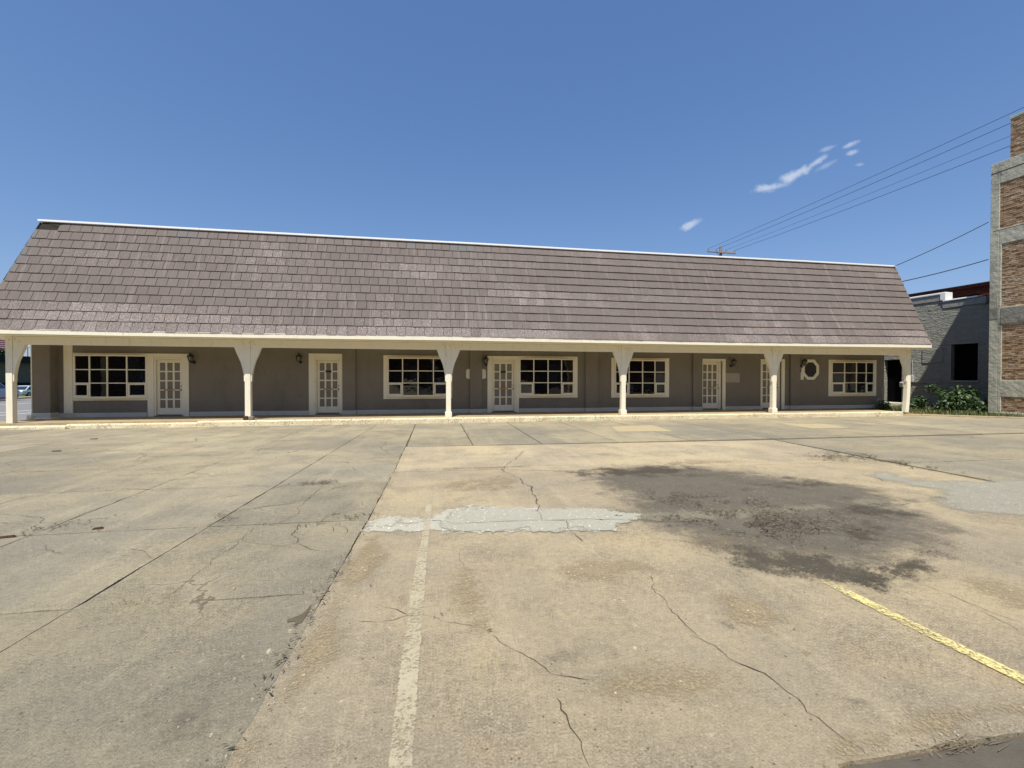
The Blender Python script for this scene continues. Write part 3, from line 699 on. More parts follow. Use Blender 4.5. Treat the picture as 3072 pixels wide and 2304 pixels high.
# ---- windows: bowed frames of twelve panes in a flat surround
def window(x0, x1, z0, z1, trim):      # frame extents, surround outer (L, R, B, T)
    L, Rr, B, T = trim
    s = MB(); d = .035
    s.box(L, x0, YW-d, YW, B, T) if L < x0-.02 else None
    s.box(x1, Rr, YW-d, YW, B, T) if Rr > x1+.02 else None
    s.box(max(L, x0), min(Rr, x1), YW-d, YW, z1+.0, T); s.box(max(L, x0), min(Rr, x1), YW-d, YW, B, z0)
    win = part(s, 'window', 'cream', bevel=.005)
    cw = (x1-x0)/4; bow = [0.03, .15, .2, .15, 0.03]
    cx = [x0+cw*i for i in range(5)]; cy = [YW-b for b in bow]
    rz = [z0+.06, z0+.06+(z1-z0-.11)/3, z0+.06+2*(z1-z0-.11)/3, z1-.05]
    for za, zb, o, nm_ in ((z0, z0+.06, .03, 'window_sill'), (z1-.05, z1, .03, 'window_head')):
        fr = MB()
        out = [(cx[i], cy[i]-o) for i in range(5)]
        fr.prism([(x, y, za) for x, y in out] + [(x1, YW-.002, za), (x0, YW-.002, za)], (0, 0, zb-za))
        part(fr, nm_, 'cream', win, bevel=.004)
    g = MB(); hw = .019
    for i in range(5):
        for_y = cy[i]; h = hw if 0 < i < 4 else .028
        xo = cx[i] + (.028 if i == 0 else -.028 if i == 4 else 0)
        g.box(xo-h, xo+h, for_y-.022, for_y+.03, rz[0], rz[3])
    for k in (1, 2):
        for i in range(4):
            a, b = Vector((cx[i], cy[i])), Vector((cx[i+1], cy[i+1])); t = (b-a).normalized(); nn = Vector((t.y, -t.x))
            a = a + t*.02; b = b - t*.02
            q = [a+nn*.016, b+nn*.016, b-nn*.02, a-nn*.02]
            g.hexa([(p.x, p.y, rz[k]-.016) for p in q] + [(p.x, p.y, rz[k]+.016) for p in q])
    part(g, 'muntin_grid', 'cream', win, bevel=.003)
    for k in range(3):
        for i in range(4):
            a, b = Vector((cx[i], cy[i])), Vector((cx[i+1], cy[i+1])); t = (b-a).normalized(); nn = Vector((t.y, -t.x))
            if k == 0 and i in (0, 3):       # opening vents in the two lower corners
                sm = MB(); aa, ab = a+t*.025, b-t*.025
                for (p, q, za, zb) in ((aa, ab, rz[0], rz[0]+.045), (aa, ab, rz[1]-.062, rz[1]-.017), (aa, aa+t*.05, rz[0]+.045, rz[1]-.062), (ab-t*.05, ab, rz[0]+.045, rz[1]-.062)):
                    pts = [p+nn*.03, q+nn*.03, q-nn*.012, p-nn*.012]
                    sm.hexa([(v.x, v.y, za) for v in pts] + [(v.x, v.y, zb) for v in pts])
                part(sm, 'vent_sash', 'cream', win, bevel=.003)
            a2, b2 = a-nn*.002, b-nn*.002
            pz = random.uniform(-.004, .004)
            pts = [a2-nn*.006, b2-nn*.006, b2-nn*.012, a2-nn*.012]
            zz = (rz[k]-.005, rz[k+1]+.005)
            pm = MB().hexa([(v.x, v.y+pz, zz[0]) for v in pts] + [(v.x, v.y-pz, zz[1]) for v in pts])
            part(pm, 'pane', 'glass', win)
window(-11.89, -9.69, .82, 2.29, (-11.915, -9.69, .74, 2.35))
window(-1.72, .55, .82, 2.29, (-1.86, .69, .73, 2.37))
window(3.3, 5.56, .83, 2.30, (3.3, 5.70, .74, 2.39))
window(7.28, 9.55, .82, 2.28, (7.14, 9.69, .73, 2.36))
window(17.55, 19.82, .83, 2.28, (17.42, 19.95, .73, 2.37))
# octagonal window
def octo(cx, cz, r, y0, y1, inner=None):
    mb = MB(); k = math.cos(math.pi/8)
    ring = lambda rr, y: [(cx+rr*.92/k*math.cos(math.pi/8+i*math.pi/4), y, cz+rr/k*math.sin(math.pi/8+i*math.pi/4)) for i in range(8)]
    if inner is None: return mb.prism(ring(r, y0), (0, y1-y0, 0))
    a, b, c, d = [[mb.av(p) for p in ring(rr, y)] for rr, y in ((r, y0), (inner, y0), (inner, y1), (r, y1))]
    for i in range(8):
        j = (i+1) % 8
        for p, q in ((a, b), (b, c), (c, d), (d, a)): mb.f.append([p[i], p[j], q[j], q[i]])
    return mb
ow = part(octo(16.49, 1.92, .45, YW-.05, YW-.002, .365), 'octagonal_window', 'cream', bevel=.004)
part(octo(16.49, 1.92, .364, YW-.03, YW-.003, .325), 'window_frame', 'cream', ow)
part(octo(16.49, 1.92, .324, YW-.02, YW-.004), 'pane', 'glass', ow)

# ---- doors
def door(x0, x1, z1, recess, trim, plate=False, hinge=1):
    L, Rr, T = trim; z0 = .235; y = YW+recess
    lf = MB()
    sw = .085; cw = (x1-x0-2*sw); rows = 5; pz0 = z0+.23; pz1 = z1-.105; m = .058
    pw = (cw-2*m)/3; ph = (pz1-pz0-4*m*.75)/5
    lf.box(x0, x0+sw, y, y+.045, z0, z1).box(x1-sw, x1, y, y+.045, z0, z1)
    lf.box(x0+sw, x1-sw, y, y+.045, z0, pz0).box(x0+sw, x1-sw, y, y+.045, pz1, z1)
    for i in (1, 2): lf.box(x0+sw+i*pw+(i-1)*m, x0+sw+i*pw+i*m, y+.001, y+.044, pz0, pz1)
    for k in range(1, 5):
        za = pz0+k*ph+(k-1)*m*.75
        for i in range(3): lf.box(x0+sw+i*(pw+m), x0+sw+i*(pw+m)+pw, y+.002, y+.043, za, za+m*.75)
    d = part(lf, 'door', 'cream', bevel=.003)
    for k in range(5):
        for i in range(3):
            xa = x0+sw+i*(pw+m); za = pz0+k*(ph+m*.75)
            part(MB().box(xa-.004, xa+pw+.004, y+.018, y+.03, za-.004, za+ph+.004), 'door_panel', 'doorpanel', d)
    tr = MB(); dd = .045
    op0, op1 = x0-.06, x1+.075
    op = [o for o in DO if o[0]-.05 <= x0 <= o[1]][0]
    tr.box(L, op[0]+.012, YW-dd, YW, .172, T); tr.box(op[1]-.012, Rr, YW-dd, YW, .172, T); tr.box(op[0]+.012, op[1]-.012, YW-dd, YW, op[2]-.012, T)
    # stepped jamb
    tr.box(op[0]+.012, x0-.004, YW-.02, y+.05, .2, op[2]-.014); tr.box(x1+.004, op[1]-.012, YW-.02 if recess < .08 else YW+.06, y+.05, .2, op[2]-.014)
    tr.box(x0-.004, x1+.004, YW-.02, y+.05, z1+.006, op[2]-.014)
    part(tr, 'door_frame', 'cream', d, bevel=.004)
    part(MB().box(op[0]+.01, op[1]-.01, YW-.03, YW+.2, .172, .205).box(x0, x1, y+.06, y+.1, .2, z1), 'threshold', 'steel', d)
    zb = pz0+2*(ph+m*.75)-m*.75/2+.005
    part(MB().box(x0+sw+pw-.02, x1-sw-pw+.02, y-.05, y-.02, zb-.022, zb+.022), 'push_bar', 'brass', d, bevel=.006)
    part(MB().box(x0+.03, x0+sw+pw-.02, y-.045, y-.022, zb-.018, zb+.018).box(x1-sw-pw+.02, x1-.05, y-.045, y-.022, zb-.018, zb+.018).box(x0+.03, x0+.06, y-.022, y, zb-.02, zb+.02).box(x1-.08, x1-.05, y-.022, y, zb-.02, zb+.02), 'push_bar_mount', 'cream', d, bevel=.004)
    part(MB().box(x1-.06, x1-.015, y-.05, y, zb-.035, zb+.03).lathe([(.022, y-.02), (.022, y)], (x1-.04, 0, zb+.13), 10, 'y'), 'lock', 'steel', d)
    if plate:
        xm = (x0+x1)/2; zp = pz0+4*(ph+m*.75)-m*.4
        part(MB().box(xm-.105, xm+.105, y-.008, y-.001, zp-.036, zp+.036), 'number_plate', 'plate', d, bevel=.006)
        gm = MB()
        for q, ww in ((-.07, .022), (-.04, .022), (-.01, .022), (.06, .02)):
            gm.box(xm+q-ww/2, xm+q+ww/2, y-.0105, y-.0085, zp-.004, zp+.005)
        part(gm, 'plate_numbers', 'steel', d)
    return d
door(-9.44, -8.645, 2.14, .05, (-9.69, -8.41, 2.35))
door(-4.215, -3.43, 2.17, .07, (-4.48, -3.315, 2.41), True)
door(2.255, 3.11, 2.185, .06, (2.05, 3.298, 2.385), True)
door(11.24, 12.05, 2.215, .09, (11.19, 12.30, 2.36))
door(14.11, 14.93, 2.25, .09, (14.0, 15.18, 2.37))

# ---- veranda posts with curved brackets
PX = [-12.30, -5.85, .495, 6.875, 13.155, 19.49]
YP = 15.47
post_things = []
def bracket(sgn, tip=.40, parent=None, loc=(0, 0, 0)):
    prof = [(.0825, 2.495), (tip, 2.495), (.317, 2.27), (.255, 2.13), (.213, 2.03), (.178, 1.91), (.152, 1.79), (.128, 1.66), (.117, 1.58), (.114, 1.40), (.0825, 1.40)]
    mb = MB().prism([(sgn*x, .022, z) for x, z in prof], (0, .11, 0))
    return mb.build('bracket', 'cream', parent, bevel=.003)
def post(x, zb, base, lean=0.0, sides=(-1, 1)):
    mb = MB(); h = .0825
    steps = [zb, .6, 1.1, 1.7, 2.733]
    off = [lean*max(0, (1.5-z))**2 for z in steps]
    for (za, oa), (zc, oc) in zip(zip(steps, off), zip(steps[1:], off[1:])):
        mb.hexa([(oa-h, 0, za), (oa+h, 0, za), (oa+h, .16, za), (oa-h, .16, za), (oc-h, 0, zc), (oc+h, 0, zc), (oc+h, .16, zc), (oc-h, .16, zc)])
    p = mb.build('post', 'cream', bld, loc=(x-BO[0], YP-BO[1], 0), bevel=.004)
    for s in sides: bracket(s, .40, p)
    if base == 'plinth':
        MB().box(-.115, .115, -.03, .19, zb, .345).box(-.105, .105, -.02, .18, .345, .362).build('post_base', 'cream', p, bevel=.008)
    elif base == 'rotten':
        MB().box(-.13, .02, -.04, .18, zb, .30).build('rotten_post_base', 'rotten', p, bevel=.02)
        MB().lathe([(.07, zb), (.10, .2), (.085, .27), (.04, .305)], (.1, .03, 0), 7).build('broken_base_lump', 'rubble', p)
    return p
post(PX[0], 0.03, None, 0.0, (1,))
post(PX[1], 0.172, 'rotten')
p2 = post(PX[2], 0.172, 'plinth')
for i in (3, 4): dup(p2, bld, (PX[i]-BO[0], YP-BO[1], 0))
post(PX[5], 0.12, None, -.045, (-1,))
for i in range(6):
    for dx, z in ((-.19, 2.66), (-.13, 2.58), (.17, 2.64), (.24, 2.57), (0.02, 2.62)):
        if (i == 0 and dx < 0) or (i == 5 and dx > .1): continue
        dx += random.uniform(-.03, .03); yy = YP-.004 if abs(dx) < .08 else YP+.021
        part(MB().lathe([(.011, yy-.002), (.011, yy+.004)], (PX[i]+dx, 0, z+random.uniform(-.02, .02)), 7, 'y'), 'nail_head', 'rotten')
for i in range(5):
    part(MB().box(PX[i]+.085, PX[i+1]-.085, YP+.025, YP+.13, 2.492+random.uniform(-.004, .004), 2.73), 'beam', 'cream', bevel=.004)

# ---- roof: mansard front with shingle courses
XA, XB_, XT = -12.72, 19.86, -12.15
def XL_(f): return XA + (XT-XA)*f      # the left edge leans in towards the ridge
YF, ZF, YR_, ZR = 14.955, 2.905, 16.42, 6.40
def zs(x): return 0.018*math.sin(x*.35+1) + 0.02*max(0, (x-5)/15) - (.0 if x > -9 else 0)
slope = Vector((0, YR_-YF, ZR-ZF)); SL = slope.length; sd_ = slope.normalized(); nrm = Vector((0, -sd_.z, sd_.y))
rm_ = MB()
lp = [(XA+.03, YF+.03, ZF-.02), (XT+.03, YR_+.03, ZR-.02), (XT+.03, YR_+.4, ZR-.02), (XT+.03, YR_+.4, 2.86), (XA+.03, YF+.03, 2.86)]
li = [rm_.av(p) for p in lp]; ri = [rm_.av((XB_-.03, p[1], p[2])) for p in lp]
rm_.f.append(li); rm_.f.append(ri[::-1])
for i in range(5): rm_.f.append([li[i], li[(i+1) % 5], ri[(i+1) % 5], ri[i]])
roof = part(rm_, 'roof', 'felt')
part(MB().box(XT, XB_, YR_+.4, 29.9, 6.2, 6.36), 'flat_roof', 'felt', roof)
part(MB().box(XA+.02, XB_-.02, YF+.02, YW+.0, 2.735, 2.785), 'soffit', 'cream', roof)
for i, (a, b) in enumerate(((XA-.05, -9.0), (-9.0, -4.2), (-4.2, .6), (.6, 5.4), (5.4, 10.2), (10.2, 15.0), (15.0, XB_+.02))):
    za, zb = 2.75+zs(a)*.6, 2.75+zs(b)*.6
    mb = MB(); y0, y1 = 14.915, 14.95
    mb.hexa([(a+.002, y0, za), (b-.002, y0, zb), (b-.002, y1, zb), (a+.002, y1, za), (a+.002, y0, za+.142), (b-.002, y0, zb+.142), (b-.002, y1, zb+.142), (a+.002, y1, za+.142)])
    part(mb, 'fascia_board', 'cream', roof, bevel=.004)
part(MB().box(-13.6, XA+.02, YF+.02, 30, 2.735, 2.785), 'side_soffit', 'cream', roof)
part(MB().hexa([(-13.62, 14.93, 2.79), (-12.74, 15.0, 2.79), (-12.74, 30, 2.79), (-13.62, 30, 2.79), (-13.60, 14.95, 2.9), (-12.55, 15.52, 4.26), (-12.55, 30, 4.26), (-13.60, 30, 2.9)]), 'side_roof', 'rake', roof)
part(MB().box(-13.66, XA-.052, 14.915, 14.95, 2.742, 2.885), 'fascia_board', 'cream', roof, bevel=.004)
for i in range(7):
    a = XT-.04+(XB_+.04-XT)/7*i; b = a+(XB_+.04-XT)/7-.004
    mb = MB(); oz = lambda x: .006*math.sin(x*.9)
    y0, y1 = YR_-.075, YR_+.42
    mb.hexa([(a, y0, ZR-.005+oz(a)), (b, y0, ZR-.005+oz(b)), (b, y1, ZR-.005), (a, y1, ZR-.005), (a, y0, ZR+.058+oz(a)), (b, y0, ZR+.058+oz(b)), (b, y1, ZR+.06), (a, y1, ZR+.06)])
    part(mb, 'coping', 'white', roof, bevel=.006)
for xb, xt, mt in ((XA-.035, XT-.035, 'felt'), (XB_, XB_, 'felt')):
    q = [Vector((xb, YF, ZF-.02)), Vector((xt, YR_, ZR-.02)), Vector((xt, YR_, ZR-.02))-nrm*.1, Vector((xb, YF, ZF-.02))-nrm*.1]
    part(MB().prism([tuple(v) for v in q], (.035, 0, 0)), 'rake_board', mt, roof)
NR = 12; EX = SL/NR; W0 = .305
cand = []
for r in range(NR):
    x = XA - (r*.115+.06) % W0
    while x < XB_-.02:
        wv = W0 + random.uniform(-.006, .006)
        a, b = max(x, XL_((r+.5)/NR)), min(x+wv, XB_)
        if b-a > .05: cand.append((r, a, b))
        x += wv
camp = Vector((0, 0, 1.5))
def key(c):
    p = Vector(((c[1]+c[2])/2, YF, ZF)) + sd_*(EX*(c[0]+.5)); d = p-camp
    e = d.normalized(); return (c[2]-c[1])*EX*abs(nrm.dot(e))/d.length_squared if d.x > -13 and proj_ok(p) else 0
def proj_ok(p):
    q = cam.matrix_world.inverted() @ p
    return abs(q.x/q.z)*1340 < 1530
cand = [c for c in cand if not (c[0] == NR-1 and c[2] < -11.35)]
cand.sort(key=key, reverse=True)
sm = MB(); n_ind = 0
for n, (r, a, b) in enumerate(cand):
    xc = (a+b)/2
    t = max(0, min(1, (xc-0.5+random.uniform(-1.2, 1.2))/4))
    g = .012*(1-t) + .0016*t
    row = r/(NR-1)
    reg = mnoise.noise(Vector((xc*.35, r*.45, 4)))
    flk = max(0, min(1, .35 + .75*mnoise.noise(Vector((xc*.28, r*.33, 1))) + .5*max(0, 1-r/3.0) + random.uniform(-.17, .17) + (.2 if -2 < xc < 4 else 0)))
    shd = max(0, min(1, .48 + .36*reg + random.gauss(0, .085)))
    gf = 0.0
    if r == NR-1 and -1.0 < xc < 1.5 and random.random() < .7: gf = random.uniform(.5, 1)
    if xc < XL_((r+.5)/NR)+.25 and r > 5: gf = random.uniform(.3, .7)
    if r == NR-1 and (-8.2 < xc < -7.6): gf = .5
    mb = MB() if n < 300 else sm
    mb.curt = (shd, gf, flk); mb.cur = shd
    lo = EX*r - .012 + random.uniform(-.005, .005); hi = EX*(r+1) + .02
    if r == NR-1: hi = EX*(r+1) - .015
    if r == 0: lo = -.045
    lift = .032 + .012*t + random.uniform(-.003, .006); tk = .02 + .012*t
    tw = random.uniform(-.004, .004)
    def P(x, s, h): 
        v = Vector((x, YF, ZF+zs(x)*(1-s/SL))) + sd_*s + nrm*h
        return tuple(v)
    aa, bb_ = a+g/2, b-g/2
    mb.hexa([P(aa, lo+tw, lift-tk), P(bb_, lo-tw, lift-tk), P(bb_, hi, .002), P(aa, hi, .002), P(aa, lo+tw, lift), P(bb_, lo-tw, lift), P(bb_, hi, .008), P(aa, hi, .008)])
    if n < 300: part(mb, 'shingle', 'shingle', roof, fix=True)
stuff(part(sm, 'shingle_courses', 'shingle', roof))
# torn felt where shingles are missing at the top left
part(MB().poly([tuple(Vector((XT+.0, YF, ZF))+sd_*(SL-EX+.01)+nrm*.004), tuple(Vector((-11.37, YF, ZF))+sd_*(SL-EX+.01)+nrm*.004), tuple(Vector((-11.37, YF, ZF))+sd_*(SL-.02)+nrm*.004), tuple(Vector((XT+.3, YF, ZF))+sd_*(SL-.05)+nrm*.03), tuple(Vector((XT+.05, YF, ZF))+sd_*(SL-.02)+nrm*.004)]), 'torn_felt', 'felt', roof)

# ---- walkway and kerb
wk = structure(MB().box(-12.75, 18.87, 15.36, YW-.003, -.02, .17).build('walkway', 'walk'))
MB().prism([(-16, 15.36, -.1), (-12.76, 15.36, -.03), (-12.76, 17.6, -.03), (-16, 17.6, -.1)], (0, 0, .12)).build('walkway_ramp', 'walk', wk)
KJ = [-14.0, -11.89, -10.68, -9.87, -7.19, -4.66, -2.85, .49, 1.86, 2.93, 5.7, 8.11, 12.09, 14.58, 17.45, 18.89]
for a, b in zip(KJ, KJ[1:]):
    top = .178 if a > -9 else .135 if a > -11 else .10
    pr = random.uniform(-.008, .008); mb = MB()
    n = max(2, int((b-a)/.22))
    prof = lambda: [(15.2+pr+random.uniform(-.012, .006), -.03), (15.2+pr+random.uniform(-.012, .006), top-.03+random.uniform(-.012, .004)), (15.235+random.uniform(-.01, .01), top+random.uniform(-.01, .003)), (15.358, top), (15.358, -.03)]
    rings = []
    for i in range(n+1):
        x = a+.006 + (b-a-.012)*i/n
        rings.append([mb.av((x, y, z)) for y, z in prof()])
    for s, t in zip(rings, rings[1:]):
        for k in range(5): mb.f.append([s[k], s[(k+1) % 5], t[(k+1) % 5], t[k]])
    mb.f.append(rings[0][::-1]); mb.f.append(rings[-1])
    mb.build('kerb_stone', 'kerbpaint', wk)

# ================================================================== WALL LANTERNS AND PLAQUES
def lantern(label, x, z, side=1):
    """carriage lantern: hexagonal tapered cage under a pagoda cap, carried by a scroll arm from a wall plate"""
    t = thing('wall_lantern', label, 'wall lamp', (x, YW, z), 0, 'carriage lanterns on the shop front')
    yc = -.17
    MB().lathe([(.052, -.03), (.06, -.018), (.06, -.004)], (side*.035, 0, -.13), 12, 'y').tube([(side*.035, -.03, -.13), (side*.03, -.08, -.165), (side*.015, -.14, -.15), (0, yc, -.105)], .011, 7).build('wall_bracket', 'iron', t)
    MB().lathe([(.052, -.09), (.092, .052)], (0, yc, 0), 6).build('lantern_glass', 'frost', t)
    fr = MB()
    for k in range(6):
        a = 2*math.pi*k/6
        fr.tube([(.055*math.cos(a), yc+.055*math.sin(a), -.092), (.096*math.cos(a), yc+.096*math.sin(a), .055)], .011, 5)
    fr.lathe([(.062, -.105), (.066, -.09), (.05, -.088)], (0, yc, 0), 6).lathe([(.012, -.155), (.02, -.135), (.01, -.12), (.055, -.105)], (0, yc, 0), 8)
    fr.build('lantern_cage', 'iron', t)
    MB().lathe([(.118, .05), (.12, .06), (.085, .115), (.05, .132), (.03, .14), (.035, .155), (.014, .17), (.02, .182), (.004, .21)], (0, yc, 0), 6).build('lantern_cap', 'iron', t)
    return t
lantern('black carriage lantern overlapping the trim of the leftmost door', -8.29, 2.19, 1)
lantern('black carriage lantern on bare wall, left of the second door', -4.78, 2.22, 1)
lantern('black carriage lantern in the narrow gap between pilaster and middle door', 1.97, 2.18, 1)
lantern('black carriage lantern above the pale painted notice', 12.6, 2.2, -1)
lantern('black carriage lantern overlapping the octagonal window', 16.05, 2.22, -1)
def plaque(label, x0, x1, z0, z1, notch, left, name='wall_plaque'):
    """flat plate with scooped corners on one side"""
    c = notch; s = []
    if left: pts = [(x1, z0), (x1, z1), (x0+c, z1), (x0+c*.8, z1-c*.8), (x0, z1-c), (x0, z0+c), (x0+c*.8, z0+c*.8), (x0+c, z0)]
    else: pts = [(x0, z0), (x1-c, z0), (x1-c*.8, z0+c*.8), (x1, z0+c), (x1, z1-c), (x1-c*.8, z1-c*.8), (x1-c, z1), (x0, z1)]
    o = MB().prism([(x, 0, z-z0) for x, z in pts], (0, .022, 0)).build(name, 'sign', None, origin=(x0, 0, 0), loc=(x0, YW-.026, z0), bevel=.003)
    tag(o, label, 'plaque', 'cream plaques beside the pilaster')
    return o
plaque('cream plaque with scooped corners left of the pilaster', 1.225, 1.368, 1.49, 1.87, .045, True)
p_ = plaque('cream plaque with a screw hole, between pilaster and middle door', 1.843, 1.99, 1.49, 1.87, .045, False)
MB().lathe([(.012, -.002), (.012, 0)], (.07, 0, .24), 8, 'y').build('screw', 'steel', p_)
o = MB().box(0, .66, 0, .012, 0, .40).build('notice_board', 'notice', None, loc=(12.33, YW-.014, 1.35), bevel=.003)
tag(o, 'pale blank notice board below the lantern between two doors', 'notice board')
o = MB().box(0, .16, 0, .05, 0, .33).box(.05, .13, .01, .05, .33, .52).build('bracket_plate', 'cream', None, loc=(15.97, YW-.052, 1.47), bevel=.006)
tag(o, 'cream mounting plate with two screws beside the octagonal window', 'mounting plate')
MB().lathe([(.016, -.004), (.016, 0)], (.07, 0, .10), 8, 'y').lathe([(.016, -.004), (.016, 0)], (.075, 0, .24), 8, 'y').build('screw', 'steel', o)

# ================================================================== BUILDINGS ON THE RIGHT
GP = (25.095, 19.625, 0.044); GA = R(5.6)      # local y runs along the wall, local -x faces the lot
gb = thing('grey_stucco_building', 'grey rippled stucco building with black openings and white parapet coping', 'building', GP, GA)
gw = MB()
zt = lambda s: 5.80 if s > -1.2 else 5.40 if s > -2.75 else 4.98
for a, b, lo, hi in ((-9, -2.75, -.3, 4.96), (-2.75, -2.62, -.3, 5.0), (-2.62, -1.57, -.3, 1.40), (-2.62, -1.57, 3.18, 5.34), (-1.57, -1.2, -.3, 5.34), (-1.2, .63, -.3, 5.72), (.63, 1.53, -.3, .19), (.63, 1.53, 2.53, 5.72), (1.53, 16, -.3, 5.72)):
    gw.box(0, .4, a, b, lo, hi)
gw.box(.4, 14, -9, -8.8, -.3, 4.96).box(.4, 14, 15.8, 16, -.3, 5.72)
gw.build('wall', 'greystucco', gb)
MB().box(.4, 14, -9, 16, 4.7, 4.8).build('flat_roof', 'felt', gb)
gr = MB().box(-.03, 0, -2.62, -1.2, 5.02, 5.34).box(-.03, 0, -1.2, 16, 5.42, 5.72); gr.build('parapet_band', 'greypaint', gb)
MB().box(-.07, .45, -2.60, -1.2, 5.342, 5.42).box(-.07, .45, -1.34, -1.1, 5.42, 5.82).box(-.07, .45, -1.1, 16, 5.722, 5.82).build('coping', 'white', gb, bevel=.02)
MB().box(-.05, .4, -2.9, -2.62, 4.98, 5.37).build('parapet_end', 'greypaint', gb, bevel=.02)
wo = MB().box(.22, .26, -2.62, -1.57, 1.4, 3.18).build('window', 'void', gb)
MB().box(-.06, .2, -2.7, -1.5, 1.30, 1.398).build('window_sill', 'greypaint', wo, bevel=.01)
MB().box(-.02, .05, -2.66, -2.62, 1.4, 3.2).box(-.02, .05, -1.57, -1.53, 1.4, 3.2).box(-.02, .05, -2.66, -1.53, 3.18, 3.24).build('window_frame', 'greypaint', wo)
do = MB().box(.25, .3, .63, 1.53, .19, 2.53).build('door', 'void', gb)
MB().box(-.25, .3, .4, 1.8, -.1, .185).build('doorstep', 'sign', do, bevel=.02)
MB().box(-.035, 0, -1.24, -.34, 2.3, 3.02).build('plastered_patch', 'greystucco', gb, bevel=.01)
MB().box(-.05, 0, -1.2, 0.02, 1.28, 1.38).build('ledge', 'greypaint', gb, bevel=.012)
def on_grey(s, z, off=0.0):
    return (GP[0] - off*math.cos(GA) - s*math.sin(GA), GP[1] - off*math.sin(GA) + s*math.cos(GA), GP[2]+z)
t = thing('electricity_meter', 'round-cornered grey electricity meter on a conduit beside the black doorway', 'meter', on_grey(.56, .15, .001), GA)
MB().box(-.14, 0, -.12, .12, .88, 1.16).build('meter_box', 'meter', t, bevel=.04)
MB().tube([(-.05, -.02, .88), (-.05, -.02, .0)], .025, 8).build('conduit', 'steel', t)
MB().lathe([(.075, -.19), (.08, -.16), (.08, -.14)], (0, 0, 1.04), 12, 'x').build('meter_dial', 'frost', t)
t = thing('junction_box', 'upright grey junction box on the stucco wall just right of the last post', 'utility box', on_grey(.10, 1.3, .001), GA)
MB().box(-.12, 0, -.07, .07, 0, .38).build('box_body', 'meter', t, bevel=.012)
MB().box(-.135, -.12, -.06, .06, .02, .36).build('box_lid', 'meter', t, bevel=.006)
MB().tube([(-.05, 0, .38), (-.05, 0, 1.2)], .018, 8).build('conduit', 'meter', t)

MAT['darkrender'] = m_stucco('dark_weathered_render', (0.24, 0.235, 0.195), 6, 1.0, (0.1, 0.1, 0.085), 0.8)
# tan brick building at the right edge
TP = (22.43, 14.71, 0.0); TA = R(2.0)
tb = thing('tan_brick_building', 'tall cream-rendered building with panels of rough tan brick at right edge', 'building', TP, TA)
tw = MB()
def yb(y): return y    # local y: 0 at far corner, negative towards the camera
P_END = -.32
rec = .045
panels = [(7.55, 9.38, -.29), (4.40, 6.93, -.37), (1.46, 3.70, -.41), (.2, .80, -.41)]
tw.box(.07, 9, -14, 0, -.4, 10.25)
twall = tw.build('wall', 'joint', tb)
rd = MB()
prev = -.4
rd.box(0, .068, -.29, 0, -.3, 10.25)
levels = sorted(panels)
zlo = -.3
for lo, hi, ye in levels + [(10.25, None, None)]:
    rd.box(0.0, .068, -14, -.29, zlo, lo)
    if hi:
        if ye < -.29: rd.box(0.0, .068, ye, -.29, lo, hi)
        zlo = hi
rd.build('render_coat', 'cementwall', tb, bevel=.012)
MB().box(-.012, 0, -14, .0, 9.86, 10.24).build('parapet_render', 'cementwall', tb, bevel=.01)
MB().box(-.004, .0, -2.0, 0, 9.835, 9.858).box(-.003, .0, -1.6, -.1, 7.5, 7.52).build('render_crack', 'crack', tb)
MB().box(-.016, 0, -14, -.38, 3.74, 4.36).box(-.014, 0, -.30, -.01, 3.95, 4.38).build('old_render_patch', 'darkrender', tb, bevel=.01)
MB().box(.1, 9, -14, -.545, 10.25, 11.82).build('upper_wall', 'joint', tb)
MB().box(.06, 9, -14, -.53, 11.8, 11.9).build('upper_coping', 'cementwall', tb, bevel=.01)
bm_ = MB()
for lo, hi, ye in panels + [(10.26, 11.8, -.545)]:
    xo = .03 if lo < 10 else .085
    nr = round((hi-lo)/.072); h = (hi-lo)/nr
    for r_ in range(nr):
        y = ye - (0.1 if r_ % 2 else 0.0)
        if r_ % 2: 
            bm_.cur = random.random(); z = lo+r_*h
            bm_.box(xo+random.uniform(0, .012), xo+.08, ye-.092, ye-.004, z+.006, z+h-.006)
        while y > -3.2:
            ln = random.uniform(.19, .22)
            bm_.cur = min(1, max(0, random.gauss(.5, .3) + (.3 if 4.5 < lo+r_*h < 5.6 else 0)))
            z = lo+r_*h + random.uniform(-.004, .004)
            bm_.box(xo+random.uniform(-.012, .012), xo+.08, y-ln, y-.008, z+.006, z+h-.006)
            y -= ln
stuff(bm_.build('brick_panels', 'tanbrick', tb))
MB().box(-.08, .0, -14, -.05, -.1, .17).build('footing', 'cementwall', tb, bevel=.02)

# red brick building behind the grey one
RP = (30.16, 23.59, -0.25)
rb = thing('red_brick_building', 'dark red brick building with corbelled cornice rising behind the grey parapet', 'building', RP, GA)
rw = MB()
for a, b, lo, hi in ((-9, -3.16, 0, 7.1), (-3.16, -2.06, 0, 5.5), (-3.16, -2.06, 6.6, 7.1), (-2.06, 14, 0, 7.1)): rw.box(0, .3, a, b, lo, hi)
rw.build('wall', 'redjoint', rb)
bk = MB()
for r_ in range(24):
    z = 5.4 + r_*.072; y = -5.0 + (.1 if r_ % 2 else 0)
    while y < 2.2:
        if not (-3.36 < y < -2.06 and z > 5.45 and z < 6.58):
            bk.cur = random.random(); bk.box(-.012+random.uniform(-.004, .004), .02, y, y+.2, z+.005, z+.066)
        y += .212
stuff(bk.build('brick_courses', 'redbrick', rb))
MB().box(-.06, .05, -9, 14, 6.83, 6.88).box(-.1, .05, -9, 14, 7.0, 7.12).build('cornice', 'redbrick', rb, bevel=.01)
dz = MB()
for k in range(70): dz.box(-.07, 0, -5+k*.11, -5+k*.11+.055, 6.9, 6.98)
stuff(dz.build('dentils', 'redbrick', rb))
